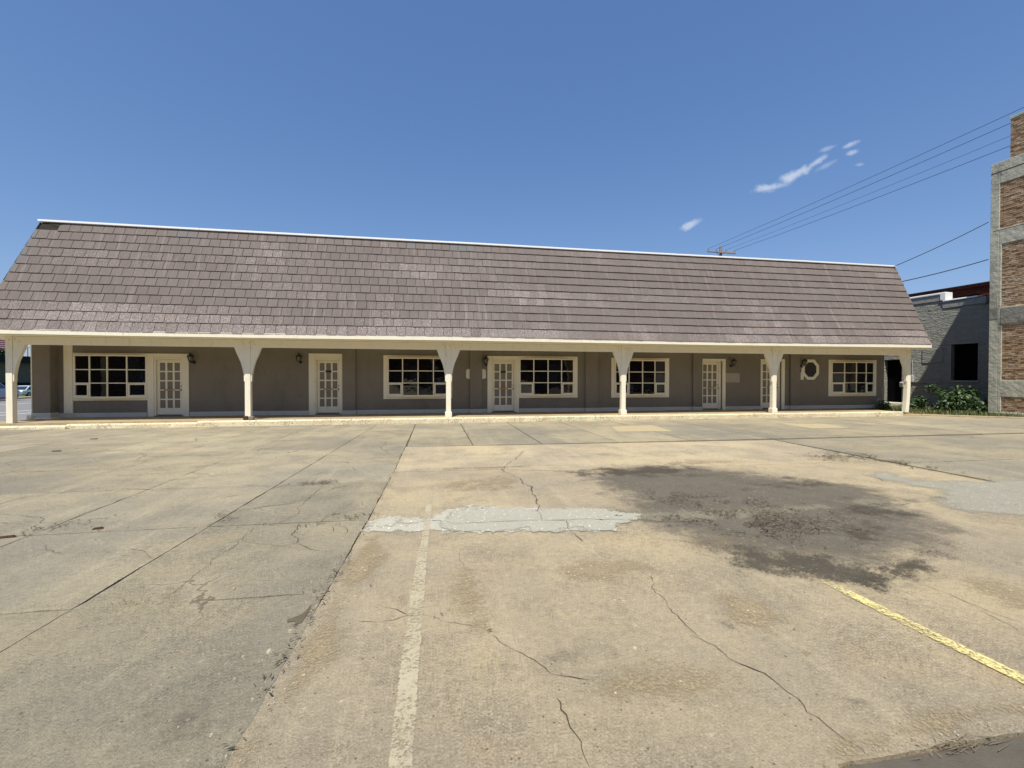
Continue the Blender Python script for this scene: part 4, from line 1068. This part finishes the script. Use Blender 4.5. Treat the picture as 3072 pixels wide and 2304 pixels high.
MB().box(-.14, .35, -9, 14, 7.125, 7.2).build('coping', 'felt', rb)
MB().box(.2, .24, -3.16, -2.06, 5.5, 6.6).build('window', 'void', rb)
MB().box(.3, 8, -9, 14, 6.6, 6.7).build('flat_roof', 'felt', rb)

# planted strip at their foot
BED = [(19.1, 15.9), (19.9, 15.35), (20.7, 14.6), (21.6, 13.9), (22.35, 13.2), (22.35, 8), (22.5, 14.8), (25.6, 14.8), (25.0, 20.5), (24.0, 22.2), (20.5, 22.2), (20.5, 16.6)]
bed = structure(MB().prism([(x, y, -.03) for x, y in BED], (0, 0, .075)).build('planting_strip', 'soil'))
ed = MB()
EB = [(18.95, 15.75), (19.8, 15.2), (20.6, 14.45), (21.5, 13.75), (22.3, 13.05)]
for a, b in zip(EB, EB[1:]):
    a, b = Vector(a), Vector(b); t_ = (b-a).normalized(); q = Vector((-t_.y, t_.x))*.13
    ed.hexa([(a.x, a.y, -.03), (b.x, b.y, -.03), (b.x+q.x, b.y+q.y, -.03), (a.x+q.x, a.y+q.y, -.03), (a.x, a.y, .06), (b.x, b.y, .055), (b.x+q.x, b.y+q.y, .06), (a.x+q.x, a.y+q.y, .065)])
structure(ed.build('concrete_edging', 'walk', bevel=.015))

# ------------------------------------------------------------------ plants
def leafy(mb, clumps, n, size, flat=.5, shade=(0, 1), sun=SUN):
    tot = sum(c[3]*c[3] for c in clumps)
    for cx, cy, cz, r in clumps:
        for _ in range(max(1, int(n*r*r/tot))):
            d = Vector((random.gauss(0, 1), random.gauss(0, 1), random.gauss(0, 1))).normalized()
            p = Vector((cx, cy, cz)) + d*r*(random.random()**.4)*Vector((1, 1, .85)).length/1.65
            if p.z < .03 and size < .3: p.z = .03+random.random()*.1
            nn = (d*.6 + Vector((random.uniform(-1, 1), random.uniform(-1, 1), random.uniform(.0, 1.2)))).normalized()
            a = nn.orthogonal().normalized(); a.rotate(Matrix.Rotation(random.uniform(0, 6.28), 3, nn)); b = nn.cross(a)
            L = size*random.uniform(.6, 1.35); Wd = L*flat
            mb.cur = random.uniform(*shade)
            c0 = p - a*L*.5; c1 = p + b*Wd*.5 + a*L*-.08 - nn*L*.08; c2 = p + a*L*.5 - nn*L*.12; c3 = p - b*Wd*.5 + a*L*-.08 - nn*L*.08
            mb.poly([c0, c1, c2, c3])
def bush(label, x, y, clumps, n, size, flat=.62):
    t = thing('weedy_bush', label, 'bush', (x, y, .04), 0)
    st_ = MB(); fo = MB()
    for cx, cy, cz, r in clumps:
        for k in range(3):
            e = (cx+random.uniform(-.5, .5)*r, cy+random.uniform(-.5, .5)*r, cz+random.uniform(0, .6)*r)
            st_.tube([(cx*.35+random.uniform(-.1, .1), cy*.35+random.uniform(-.1, .1), -.03), (cx*.7, cy*.7, cz*.5), e], [.016, .012, .006], 5)
    st_.build('stems', 'bark', t)
    leafy(fo, clumps, n, size, flat)
    stuff(fo.build('foliage', 'leaf', t, fix=False))
    return t
bush('tall broad-leaved weedy bush against the corner of the tan brick building', 21.9, 15.2, [(-.45, .35, .3, .38), (.05, .2, .5, .45), (.4, .25, .7, .4), (-.2, .45, .75, .32), (.62, .15, .9, .28), (.15, .3, 1.02, .22), (.8, -.15, .4, .4), (.2, -.3, .25, .35), (.9, -.5, .18, .3), (-.2, 1.0, 1.0, .28)], 1300, .15)
bush('lower dense bush in the shade below the black window', 21.9, 17.05, [(0, 0, .28, .32), (.3, .1, .42, .3), (-.3, -.05, .22, .26), (.1, -.2, .5, .2), (.1, -.8, .2, .25)], 700, .11)
bush('small scrubby weed growing behind the last veranda post', 19.75, 16.75, [(0, 0, .2, .25), (.2, .15, .35, .24), (-.25, .05, .18, .2), (.5, .3, .22, .22)], 380, .11, .45)
gm = MB()
def blade(mb, x, y, z, h, w=.007):
    a = random.uniform(0, 6.28); d = Vector((math.cos(a), math.sin(a), 0)); q = Vector((-d.y, d.x, 0)); p = Vector((x, y, z)); ln = random.uniform(.2, .8)*h
    mb.cur = random.random()
    m1 = p + d*ln*.35 + Vector((0, 0, h*.6)); m2 = p + d*ln + Vector((0, 0, h))
    mb.poly([p-q*w, p+q*w, m1+q*w*.8, m1-q*w*.8]); mb.poly([m1-q*w*.8, m1+q*w*.8, m2])
def in_poly(x, y, P):
    ins = False
    for i in range(len(P)):
        a, b = P[i], P[(i+1) % len(P)]
        if (a[1] > y) != (b[1] > y) and x < (b[0]-a[0])*(y-a[1])/(b[1]-a[1])+a[0]: ins = not ins
    return ins
k = 0
while k < 6500:
    x, y = random.uniform(19.1, 25.5), random.uniform(8, 19)
    if in_poly(x, y, BED) and mnoise.noise(Vector((x*.9, y*.9, 3))) > -.25:
        blade(gm, x, y, .04, random.uniform(.06, .24), .009); k += 1
stuff(gm.build('weed_grass', 'grass', None, fix=False))

# ------------------------------------------------------------------ litter on the lot
lt = MB()
def litter(cx, cy, sx, sy, n, rot=0.0, h=.02, size=.036):
    for _ in range(n):
        u, v = random.gauss(0, .5), random.gauss(0, .5)
        x = cx + u*sx*math.cos(rot) - v*sy*math.sin(rot); y = cy + u*sx*math.sin(rot) + v*sy*math.cos(rot)
        if mnoise.noise(Vector((x*3.5, y*3.5, 8))) < -.12: continue
        a = random.uniform(0, 6.28); L = size*random.uniform(.3, 1.6); wd = L*random.uniform(.06, .28)
        d = Vector((math.cos(a), math.sin(a), random.uniform(-.25, .35))); q = Vector((-math.sin(a), math.cos(a), random.uniform(-.3, .3)))
        p = Vector((x, y, .014 + random.random()*h*math.exp(-(u*u+v*v)*1.5)))
        lt.cur = random.random()**2.0
        lt.poly([p-d*L*.5, p+q*wd*.5, p+d*L*.5, p-q*wd*.5])
litter(3.45, 4.06, .75, .62, 2600, .2, .05)
litter(3.05, 4.2, .9, .2, 500, -.3)
litter(3.35, 4.92, .85, .42, 1500, -.35, .035)
litter(2.95, 5.35, .5, .35, 350, -.6)
litter(2.9, 4.45, .5, .14, 250, .2)
litter(7.5, 7.35, .6, .42, 800, .2, .03, .055)
litter(8.15, 7.35, .3, .75, 1100, .05, .04, .055)
litter(8.15, 6.4, .18, .7, 600, .1, .03, .05)
litter(4.9, 6.4, 1.2, .6, 280, -.5)
litter(-1.62, 6.76, .35, .16, 260, .1)
litter(-3.75, 5.15, .5, .22, 260, .3)
litter(-2.15, 5.2, .25, .3, 180, .9)
litter(-1.0, 4.95, .4, .09, 200, .4)
litter(9.5, 11.7, 1.6, .12, 300, -.1)
for _ in range(150):
    y = random.uniform(1.5, 9.5); litter(seam(y)+random.uniform(-.03, .03), y, .05, .2, 5, 0, .012, .03)
for _ in range(160): litter(random.uniform(-9, 10), random.uniform(2, 14.8), .3, .3, 2, 0, .006, .03)
stuff(lt.build('dry_litter', 'straw', None, fix=False))
dg = MB()
for _ in range(60):
    x, y = random.gauss(2.13, .1), 1.462+random.gauss(0, .018)
    a = random.uniform(-.5, 3.6); L = random.uniform(.03, .13); d = Vector((math.cos(a), math.sin(a)*.55, random.uniform(.0, .25))); q = Vector((-d.y, d.x, 0)).normalized()*.0016
    p = Vector((x, y, .004)); dg.cur = random.uniform(.4, 1)
    dg.poly([p-q, p+q, p+d*L])
for (x, y, nn) in ((-1.98, 3.34, 22), (-1.08, 5.15, 26), (-1.65, 4.9, 16), (-3.2, 5.0, 16), (-.84, 3.3, 12), (-.8, 3.9, 12), (7.9, 6.2, 20)):
    for _ in range(nn):
        a = random.uniform(0, 6.28); L = random.uniform(.03, .09); d = Vector((math.cos(a)*.6, math.sin(a)*.6, random.uniform(.2, 1))); q = Vector((-d.y, d.x, 0)).normalized()*.002
        p = Vector((x+random.gauss(0, .06), y+random.gauss(0, .02), .003)); dg.cur = random.uniform(.1, 1); dg.poly([p-q, p+q, p+d*L])
stuff(dg.build('dry_grass_tufts', 'straw', None, fix=False))
pb = MB()
def pebble(mb, x, y, r):
    mb.cur = random.random()
    k = [random.uniform(.7, 1.2) for _ in range(5)]
    b = [mb.av((x+r*k[i]*math.cos(i*1.2566), y+r*k[i]*math.sin(i*1.2566), .002)) for i in range(5)]
    t = [mb.av((x+r*.7*k[i]*math.cos(i*1.2566+.3), y+r*.7*k[i]*math.sin(i*1.2566+.3), .002+r*random.uniform(.5, .9))) for i in range(5)]
    for i in range(5): j = (i+1) % 5; mb.f.append([b[i], b[j], t[j], t[i]])
    mb.f.append(t)
for _ in range(420):
    y = 1.5 + 8*random.random()**1.6
    if random.random() < .3: pebble(pb, seam(y)+random.gauss(.03, .06), y, random.uniform(.003, .009))
    else: pebble(pb, random.uniform(-1.5, 3)*(.5+y*.25), y, random.uniform(.0025, .0075))
for _ in range(26): pebble(pb, random.gauss(1.95, .3), random.uniform(1.482, 1.53), random.uniform(.003, .008))
for _ in range(40): pebble(pb, random.gauss(2.7, .4), random.gauss(2.85, .15), random.uniform(.004, .009))
stuff(pb.build('loose_grit', 'stone', None))
for (x, y, r, lab) in ((-.836, 2.808, .019, 'pale stone lying in the broken joint below the chipped slab corner'), (-.89, 2.616, .02, 'pale stone just left of the long joint, larger of the near pair'), (-1.011, 2.597, .012, 'small pale stone furthest left of the near three by the joint'), (-1.401, 3.456, .013, 'small white stone alone on the grey slab')):
    mb = MB(); pebble(mb, 0, 0, r); tag(mb.build('stone', 'stone', None, loc=(x, y, 0), bevel=r*.15), lab, 'stone', 'loose stones on the lot')
for (x, y, L, a, lab) in ((-3.289, 5.063, .09, .3, 'short black bark scrap on the grey slabs, nearer of two at left'), (-3.969, 4.929, .16, .2, 'long black bark scrap at the left picture edge'), (-7.6, 10.58, .16, .1, 'dark scrap of wood far out on the left slabs'), (-8.22, 12.55, .16, .0, 'dark scrap of wood nearest the kerb at left')):
    mb = MB().hexa([(-L/2, -.012, 0), (L/2, -.018, 0), (L/2, .012, 0), (-L/2, .02, 0), (-L/2+.01, -.008, .012), (L/2-.01, -.01, .02), (L/2-.015, .008, .018), (-L/2+.01, .012, .014)])
    o = mb.build('bark_scrap', 'rotten', None, loc=(x, y, .002)); o.rotation_euler.z = a; tag(o, lab, 'bark scrap', 'bark scraps on the lot')

# ================================================================== UTILITY POLE AND CABLES
def ray(px, py): return (fw + r2*((px-1536)/1340) - u2*((py-1152)/1340))
def at_depth(px, py, z): return Vector((0, 0, 1.5)) + ray(px, py)*z
PB = at_depth(2162, 752, 40.0)
t = thing('utility_pole', 'weathered wooden utility pole with crossarm showing above the roof ridge', 'utility pole', (PB.x, PB.y, 0))
MB().tube([(0, 0, -1.6), (0, 0, PB.z+.35)], [.17, .12], 10).build('pole', 'polewood', t)
AL, AR = at_depth(2119, 756, 40.0), at_depth(2203, 762, 40.0)
base = Vector((PB.x, PB.y, 0)); ad = (AR-AL).normalized(); an = Vector((-ad.y, ad.x, 0))
al, ar = AL-base, AR-base
up_ = Vector((0, 0, .06)); mb = MB(); q = -an*.14
mb.hexa([al+q-up_, ar+q-up_, ar+q*2-up_, al+q*2-up_, al+q+up_, ar+q+up_, ar+q*2+up_, al+q*2+up_]); mb.build('crossarm', 'polewood', t, bevel=.01)
mb = MB()
for s in (.3, .72): mb.tube([al.lerp(ar, s)+q*2, Vector((0, 0, PB.z-.75))+q], .022, 5)
mb.build('arm_brace', 'steel', t)
INS = []
for s in (.03, .31, .66, .96):
    p = al.lerp(ar, s)+q*1.5; MB().lathe([(.03, .06), (.05, .09), (.035, .13), (.06, .16), (.055, .22), (.02, .25)], tuple(p), 8).build('insulator', 'porcelain', t); INS.append(base+p+Vector((0, 0, .25)))
FAR = [at_depth(3720, 20, 15.5), at_depth(3720, 62, 15.2), at_depth(3720, 118, 14.9), at_depth(3720, 162, 14.6)]
for i, (a, b, rr) in enumerate(zip(INS, FAR, (.011, .012, .008, .012))):
    pts = []
    for k in range(25):
        s = k/24; p = a.lerp(b, s); p = p + Vector((0, 0, -.32*4*s*(1-s)*.5)); pts.append(p - a)
    o = MB().tube(pts, rr, 5).build('power_line', 'wire', None, loc=a)
    tag(o, ('thin dark overhead line from the crossarm, highest of the four', 'thin dark overhead line from the crossarm, second from top', 'faintest overhead line from the crossarm, third from top', 'overhead line from the right end of the crossarm, lowest of four')[i], 'overhead line', 'overhead lines crossing the sky')
def cable(label, pts, r, sag=0.0):
    a = pts[0]; out = []
    n = 16
    for (p, q_) in zip(pts, pts[1:]):
        for k in range(n+1):
            s = k/n; v = p.lerp(q_, s); out.append(v + Vector((0, 0, -sag*4*s*(1-s))) - a)
    tag(MB().tube(out, r, 5).build('service_cable', 'wire', None, loc=a), label, 'cable', 'service cables at the right end')
TV = lambda y, z: Vector((TP[0]-y*math.sin(TA)*1.0-.02, TP[1]+y*math.cos(TA), z))
cable('upper dark cable from roof corner up to the tan brick building', [at_depth(2683, 799, 19.4), TV(.0, 7.95) + Vector((.02, .06, 0))], .016, .05)
cable('lower dark cable from the roof edge to the tan brick building', [at_depth(2700, 846, 19.3), TV(.0, 6.42) + Vector((.02, .05, 0))], .02, .04)
cable('dark cable sagging across the parapet of the grey building', [at_depth(2738, 921, 20.2), at_depth(2966, 885, 20.5), at_depth(3140, 855, 19.0)], .017, .03)
cable('thin cable just below the grey parapet, second of three', [at_depth(2748, 936, 20.2), at_depth(2966, 906, 20.5), at_depth(3140, 880, 19.0)], .008, .03)
cable('pale cable across the lower face of the tan brick building', [at_depth(2966, 982, 22.0), at_depth(3140, 955, 18.6)], .015, .0)

# ================================================================== LEFT BACKGROUND
def car(label, cat, loc, rz, col, kind='sedan', name='parked_car', group=None):
    """car along local x (front at +x): lofted body, glasshouse, wheels, lamps"""
    t = thing(name, label, cat, loc, rz, group)
    pm = paint('car_paint_'+kind, col)
    S = dict(sedan=dict(L=4.7, H=1.45, belt=.93, hood=.85, cab=(-1.75, -1.05, .35, 1.15), bed=False),
             suv=dict(L=4.6, H=1.68, belt=1.05, hood=1.02, cab=(-2.2, -1.95, .35, 1.1), bed=False),
             pickup=dict(L=5.6, H=1.85, belt=1.15, hood=1.1, cab=(-.95, -.75, .75, 1.5), bed=True))[kind]
    L, H, belt, hood = S['L'], S['H'], S['belt'], S['hood']; hw = .9
    st = [(-L/2, .78, .42, belt*.8), (-L/2+.15, .86, .3, belt*.97), (-L*.25, hw, .22, belt), (0, hw, .2, belt), (S['cab'][3], hw, .2, hood+.05), (L/2-.35, .86, .22, hood*.9), (L/2-.06, .76, .3, hood*.78), (L/2, .68, .38, hood*.6)]
    mb = MB(); rings = []
    for x, w_, zb, zt_ in st:
        zm = zb+(zt_-zb)*.55
        prof = [(-w_*.86, zb), (-w_, zb+.12), (-w_*1.0, zm), (-w_*.95, zt_-.05), (-w_*.82, zt_), (w_*.82, zt_), (w_*.95, zt_-.05), (w_, zm), (w_, zb+.12), (w_*.86, zb)]
        rings.append([mb.av((x, y, z)) for y, z in prof])
    for a, b in zip(rings, rings[1:]):
        for k in range(10): mb.f.append([a[k], a[(k+1) % 10], b[(k+1) % 10], b[k]])
    mb.f.append(rings[0][::-1]); mb.f.append(rings[-1])
    body = mb.build('body', pm, t, smooth=False, bevel=.02)
    r0, r1, f1, f0 = S['cab']
    cb = MB(); a = [cb.av(p) for p in ((r0, -.82, belt-.03), (f0, -.82, belt-.05), (f0, .82, belt-.05), (r0, .82, belt-.03))]
    b = [cb.av(p) for p in ((r1, -.64, H-.05), (f1, -.64, H-.05), (f1, .64, H-.05), (r1, .64, H-.05))]
    c = [cb.av(p) for p in ((r1+.12, -.52, H), (f1-.15, -.52, H), (f1-.15, .52, H), (r1+.12, .52, H))]
    for p, q in ((a, b), (b, c)):
        for k in range(4): cb.f.append([p[k], p[(k+1) % 4], q[(k+1) % 4], q[k]])
    cb.f.append(c); cb.build('cabin', pm, t, bevel=.015)
    def lerp3(p, q, s): return tuple(p[i]+(q[i]-p[i])*s for i in range(3))
    for sgn in (-1, 1):
        A, B, Cc_, D = (r0+.08, sgn*.80, belt+.02), (f0-.12, sgn*.80, belt), (f1-.02, sgn*.655, H-.1), (r1+.05, sgn*.655, H-.1)
        m0, m1 = .48, .52
        for s0, s1 in ((.02, m0), (m1, .98)):
            q = [lerp3(A, B, s0), lerp3(A, B, s1), lerp3(D, Cc_, s1), lerp3(D, Cc_, s0)]
            MB().prism([(p[0], p[1]+sgn*.028, p[2]) for p in q], (0, -sgn*.02, 0)).build('side_window', 'carglass', t)
        MB().box(f0-.25, f0-.1, sgn*.86-.06, sgn*.86+.1 if sgn > 0 else sgn*.86+.06, belt+.02, belt+.14).build('wing_mirror', pm, t, bevel=.02)
    MB().prism([(f0-.05, -.72, belt+.03), (f0-.05, .72, belt+.03), (f1+.04, .58, H-.09), (f1+.04, -.58, H-.09)], (.03, 0, .02)).build('windscreen', 'carglass', t)
    MB().prism([(r0+.04, -.72, belt+.05), (r0+.04, .72, belt+.05), (r1-.03, .58, H-.1), (r1-.03, -.58, H-.1)], (-.03, 0, .02)).build('rear_window', 'carglass', t)
    R_ = .34 if kind != 'pickup' else .39
    for x in (-L*.3, L*.31):
        for sgn in (-1, 1):
            y = sgn*.80
            wl_ = MB().lathe([(R_*.66, -.11), (R_*.95, -.1), (R_, -.05), (R_, .05), (R_*.95, .1), (R_*.66, .11)], (x, y, R_), 18, 'y').build('wheel', 'tyre', t)
            rm = MB().lathe([(R_*.64, -.105), (R_*.6, .105)], (x, y, R_), 18, 'y')
            for k in range(5):
                an_ = k*1.2566; rm.box(x+R_*.35*math.cos(an_)-.05, x+R_*.35*math.cos(an_)+.05, y-.118, y+.118, R_+R_*.35*math.sin(an_)-.05, R_+R_*.35*math.sin(an_)+.05)
            rm.build('rim', 'rim', wl_)
    for sgn in (-1, 1):
        MB().box(L/2-.14, L/2-.03, sgn*.6-.14, sgn*.6+.14, hood*.64, hood*.76).build('headlight', 'lamp', t, bevel=.02)
        MB().box(-L/2+.0, -L/2+.08, sgn*.66-.12, sgn*.66+.12, belt*.68, belt*.84).build('tail_light', 'tail', t, bevel=.02)
    MB().box(-L/2-.03, -L/2+.1, -.78, .78, .36, .5).box(L/2-.1, L/2+.05, -.66, .66, .3, .42).build('bumper', pm, t, bevel=.03)
    if S['bed']: MB().box(-L/2+.15, -1.0, -.7, .7, belt-.28, belt-.02).build('load_bed', 'tyre', t)
    return t
car('blue-grey sport utility car at the kerb, its wheel showing left of the post', 'car', (-36.9, 44.35, -.44), R(90), (0.22, .27, .36), 'suv')
car('pale silver sedan parked beyond the verge between post and pier', 'car', (-50.6, 66.6, -.9), R(-90+180), (0.55, .6, .6), 'sedan')
# vehicles standing behind the camera, seen mirrored in the shop windows
car('dark blue sport utility car facing the shops across the lot', 'car', (8.3, -8.0, 0), R(78), (0.02, .05, .12), 'suv', group='vehicles mirrored in the windows')
car('white pickup truck across the lot behind the viewer', 'truck', (12.6, -10.5, 0), R(160), (0.6, .6, .58), 'pickup', 'parked_truck', 'vehicles mirrored in the windows')
car('white sedan across the lot left of the viewer', 'car', (-5.0, -9.0, 0), R(95), (0.6, .6, .6), 'sedan', group='vehicles mirrored in the windows')
car('navy pickup truck nearest the left shop window', 'truck', (-11.0, -3.0, 0), R(70), (0.015, .03, .09), 'pickup', 'parked_truck', 'vehicles mirrored in the windows')
sb = thing('unseen_backdrop_row', 'long brown brick shop row added unseen behind the viewer to darken window reflections', 'building', (5, -26, 0))  # unseen row added as a dark backdrop for the shop window reflections
MB().box(-60, 70, -14, 0, -.3, 9).build('wall', 'redjoint', sb)
MB().box(-60.1, 70.1, -.1, .25, 8.6, 9.1).build('parapet', 'farroof', sb)
for k in range(16): MB().box(-56+k*8, -51+k*8, -.02, .06, .5, 3.2).build('shop_window', 'glass', sb)
MB().box(-60, 70, .0, 2.2, 3.6, 3.75).build('canopy', 'felt', sb)

wb = thing('unseen_dark_block', 'plain dark building added outside the view to the left to darken window reflections', 'building', (-58, -20, 0))  # added out of view so the bowed left panes reflect a shaded face
MB().box(-10, 0, -60, 52, -1.5, 8).build('wall', 'redjoint', wb)
MB().box(-10.1, .2, -60.1, 52.1, 7.7, 8.2).build('parapet', 'farroof', wb)
# low building across the street
fb = thing('far_flat_roofed_building', 'low tan building with a deep dark flat-roof band across the street', 'building', (-76, 100, .1))
MB().box(-12, 0, -45, 60, -.4, 4.25).build('wall', 'farwall', fb)
MB().box(-13, 1.2, -46, 61, 4.25, 5.45).build('roof_band', 'farroof', fb)
MB().box(-.1, .15, -45, 60, -.4, .55).build('plinth', 'farroof', fb)
for k in range(12): MB().box(-.05, .04, -42+k*8.5, -41.7+k*8.5, .6, 4.2).build('pilaster_strip', 'farwall', fb)
def tree(label, loc, clumps, n, size, trunk, name='broadleaf_tree'):
    t = thing(name, label, 'tree', loc)
    tr = MB(); hb = min(c[2]-c[3]*.3 for c in clumps)
    tr.tube([(0, 0, -.5), (.05, .03, hb*.6), (0, 0, hb+.4)], [trunk, trunk*.8, trunk*.6], 8)
    for cx, cy, cz, r in clumps: tr.tube([(0, 0, hb*.75), (cx*.5, cy*.5, (hb+cz)*.5), (cx, cy, cz)], [trunk*.5, trunk*.3, trunk*.1], 5)
    tr.build('trunk', 'bark', t)
    c_ = MB(); leafy(c_, clumps, n, size, .7); stuff(c_.build('crown', 'treeleaf', t, fix=False)); return t
def crown(R0, H0, n, seed):
    rnd = random.Random(seed); out = []
    for _ in range(n):
        a = rnd.uniform(0, 6.28); q = rnd.random()**.5*R0*.75; out.append((q*math.cos(a), q*math.sin(a), H0*rnd.uniform(.5, .95), R0*rnd.uniform(.3, .5)))
    return out
tree('dark rounded tree behind the flat roof at the left picture edge', (-112, 112, .3), crown(4.6, 9.6, 10, 3), 2600, .7, .3)
tree('grey-green tree top above the flat roof between post and pier', (-100, 124, .3), crown(3.6, 8.6, 9, 5), 2200, .6, .25)
tree('slim tree top beside the pier, just right of the lamp mast', (-96, 136, .3), crown(2.6, 8.0, 7, 8), 1500, .55, .2)
tree('small sparse tree on the verge before the tan wall', (-66, 90.5, -.1), [(0, 0, 2.0, .9), (.5, 1.1, 1.5, .7), (-.3, 1.9, 2.3, .8), (.3, 2.6, 1.3, .8), (0, 3.4, 1.9, .8)], 900, .34, .09)
def mast(label, loc, h, kind):
    t = thing('lamp_mast', label, 'lamp post', loc)
    MB().tube([(0, 0, -.4), (0, 0, h)], [.13, .08], 8).build('mast', 'steel' if kind == 'tall' else 'iron', t)
    if kind == 'tall':
        MB().tube([(0, -1.4, h+.15), (0, 0, h), (0, 1.4, h+.15)], .05, 6).build('lamp_arm', 'steel', t)
        for s in (-1, 1): MB().box(-.2, .2, s*1.7-.45, s*1.7+.45, h+.08, h+.26).build('lamp_head', 'steel', t, bevel=.04)
    else:
        MB().tube([(0, -.55, h+.3), (0, 0, h-.25), (0, .55, h+.3)], .06, 6).build('lamp_arm', 'iron', t)
        for s in (-1, 1): MB().box(-.15, .15, s*.6-.28, s*.6+.28, h+.26, h+.42).build('lamp_head', 'iron', t, bevel=.03)
mast('tall grey twin-headed lamp mast rising behind the flat roof', (-88, 115.2, 0.2), 8.0, 'tall')
mast('short black lamp post with a forked top before the tan wall', (-68, 86.6, -.2), 3.2, 'short')
# flag
fl = thing('flagpole', 'striped national flag flying left of the first veranda post', 'flag', (-36.0, 44.4, -.2))
MB().tube([(0, -1.6, -.2), (0, -1.6, 5.6)], [.07, .05], 8).lathe([(.02, 5.6), (.09, 5.68), (.02, 5.78)], (0, -1.6, 0), 8).build('pole', 'steel', fl)
def fz(s, v): return 4.55 + v + .16*math.sin(s*2.2+.5) - .12*s
def fx(s, v): return .22*math.sin(s*3.1+v*.8)
for k in range(13):
    mb = MB(); n = 14; v0, v1 = k*.082, (k+1)*.082; s0 = 0.0 if k < 6 else 1.2
    r_ = [(mb.av((fx(s, v0), -1.55+s, fz(s, v0))), mb.av((fx(s, v1), -1.55+s, fz(s, v1))), mb.av((fx(s, v1)+.012, -1.55+s, fz(s, v1))), mb.av((fx(s, v0)+.012, -1.55+s, fz(s, v0)))) for s in [s0+(2.2-s0)*i/n for i in range(n+1)]]
    for a, b in zip(r_, r_[1:]):
        for q in range(4): mb.f.append([a[q], a[(q+1) % 4], b[(q+1) % 4], b[q]])
    mb.build('flag_stripe', 'flagred' if k % 2 == 0 else 'flagwhite', fl)
mb = MB(); v0, v1 = 6*.082, 13*.082
r_ = [(mb.av((fx(s, v0), -1.55+s, fz(s, v0))), mb.av((fx(s, v1), -1.55+s, fz(s, v1))), mb.av((fx(s, v1)+.012, -1.55+s, fz(s, v1))), mb.av((fx(s, v0)+.012, -1.55+s, fz(s, v0)))) for s in [1.19*i/8 for i in range(9)]]
for a, b in zip(r_, r_[1:]):
    for q in range(4): mb.f.append([a[q], a[(q+1) % 4], b[(q+1) % 4], b[q]])
cn_ = mb.build('flag_canton', 'flagblue', fl)
sm_ = MB()
for i in range(5):
    for j in range(4):
        s, v = .1+i*.17, v0+.09+j*.13; sm_.lathe([(.03, -.008), (.03, .02)], (fx(s, v)+.006, -1.55+s, fz(s, v)), 5, 'x')
sm_.build('flag_stars', 'flagwhite', cn_)
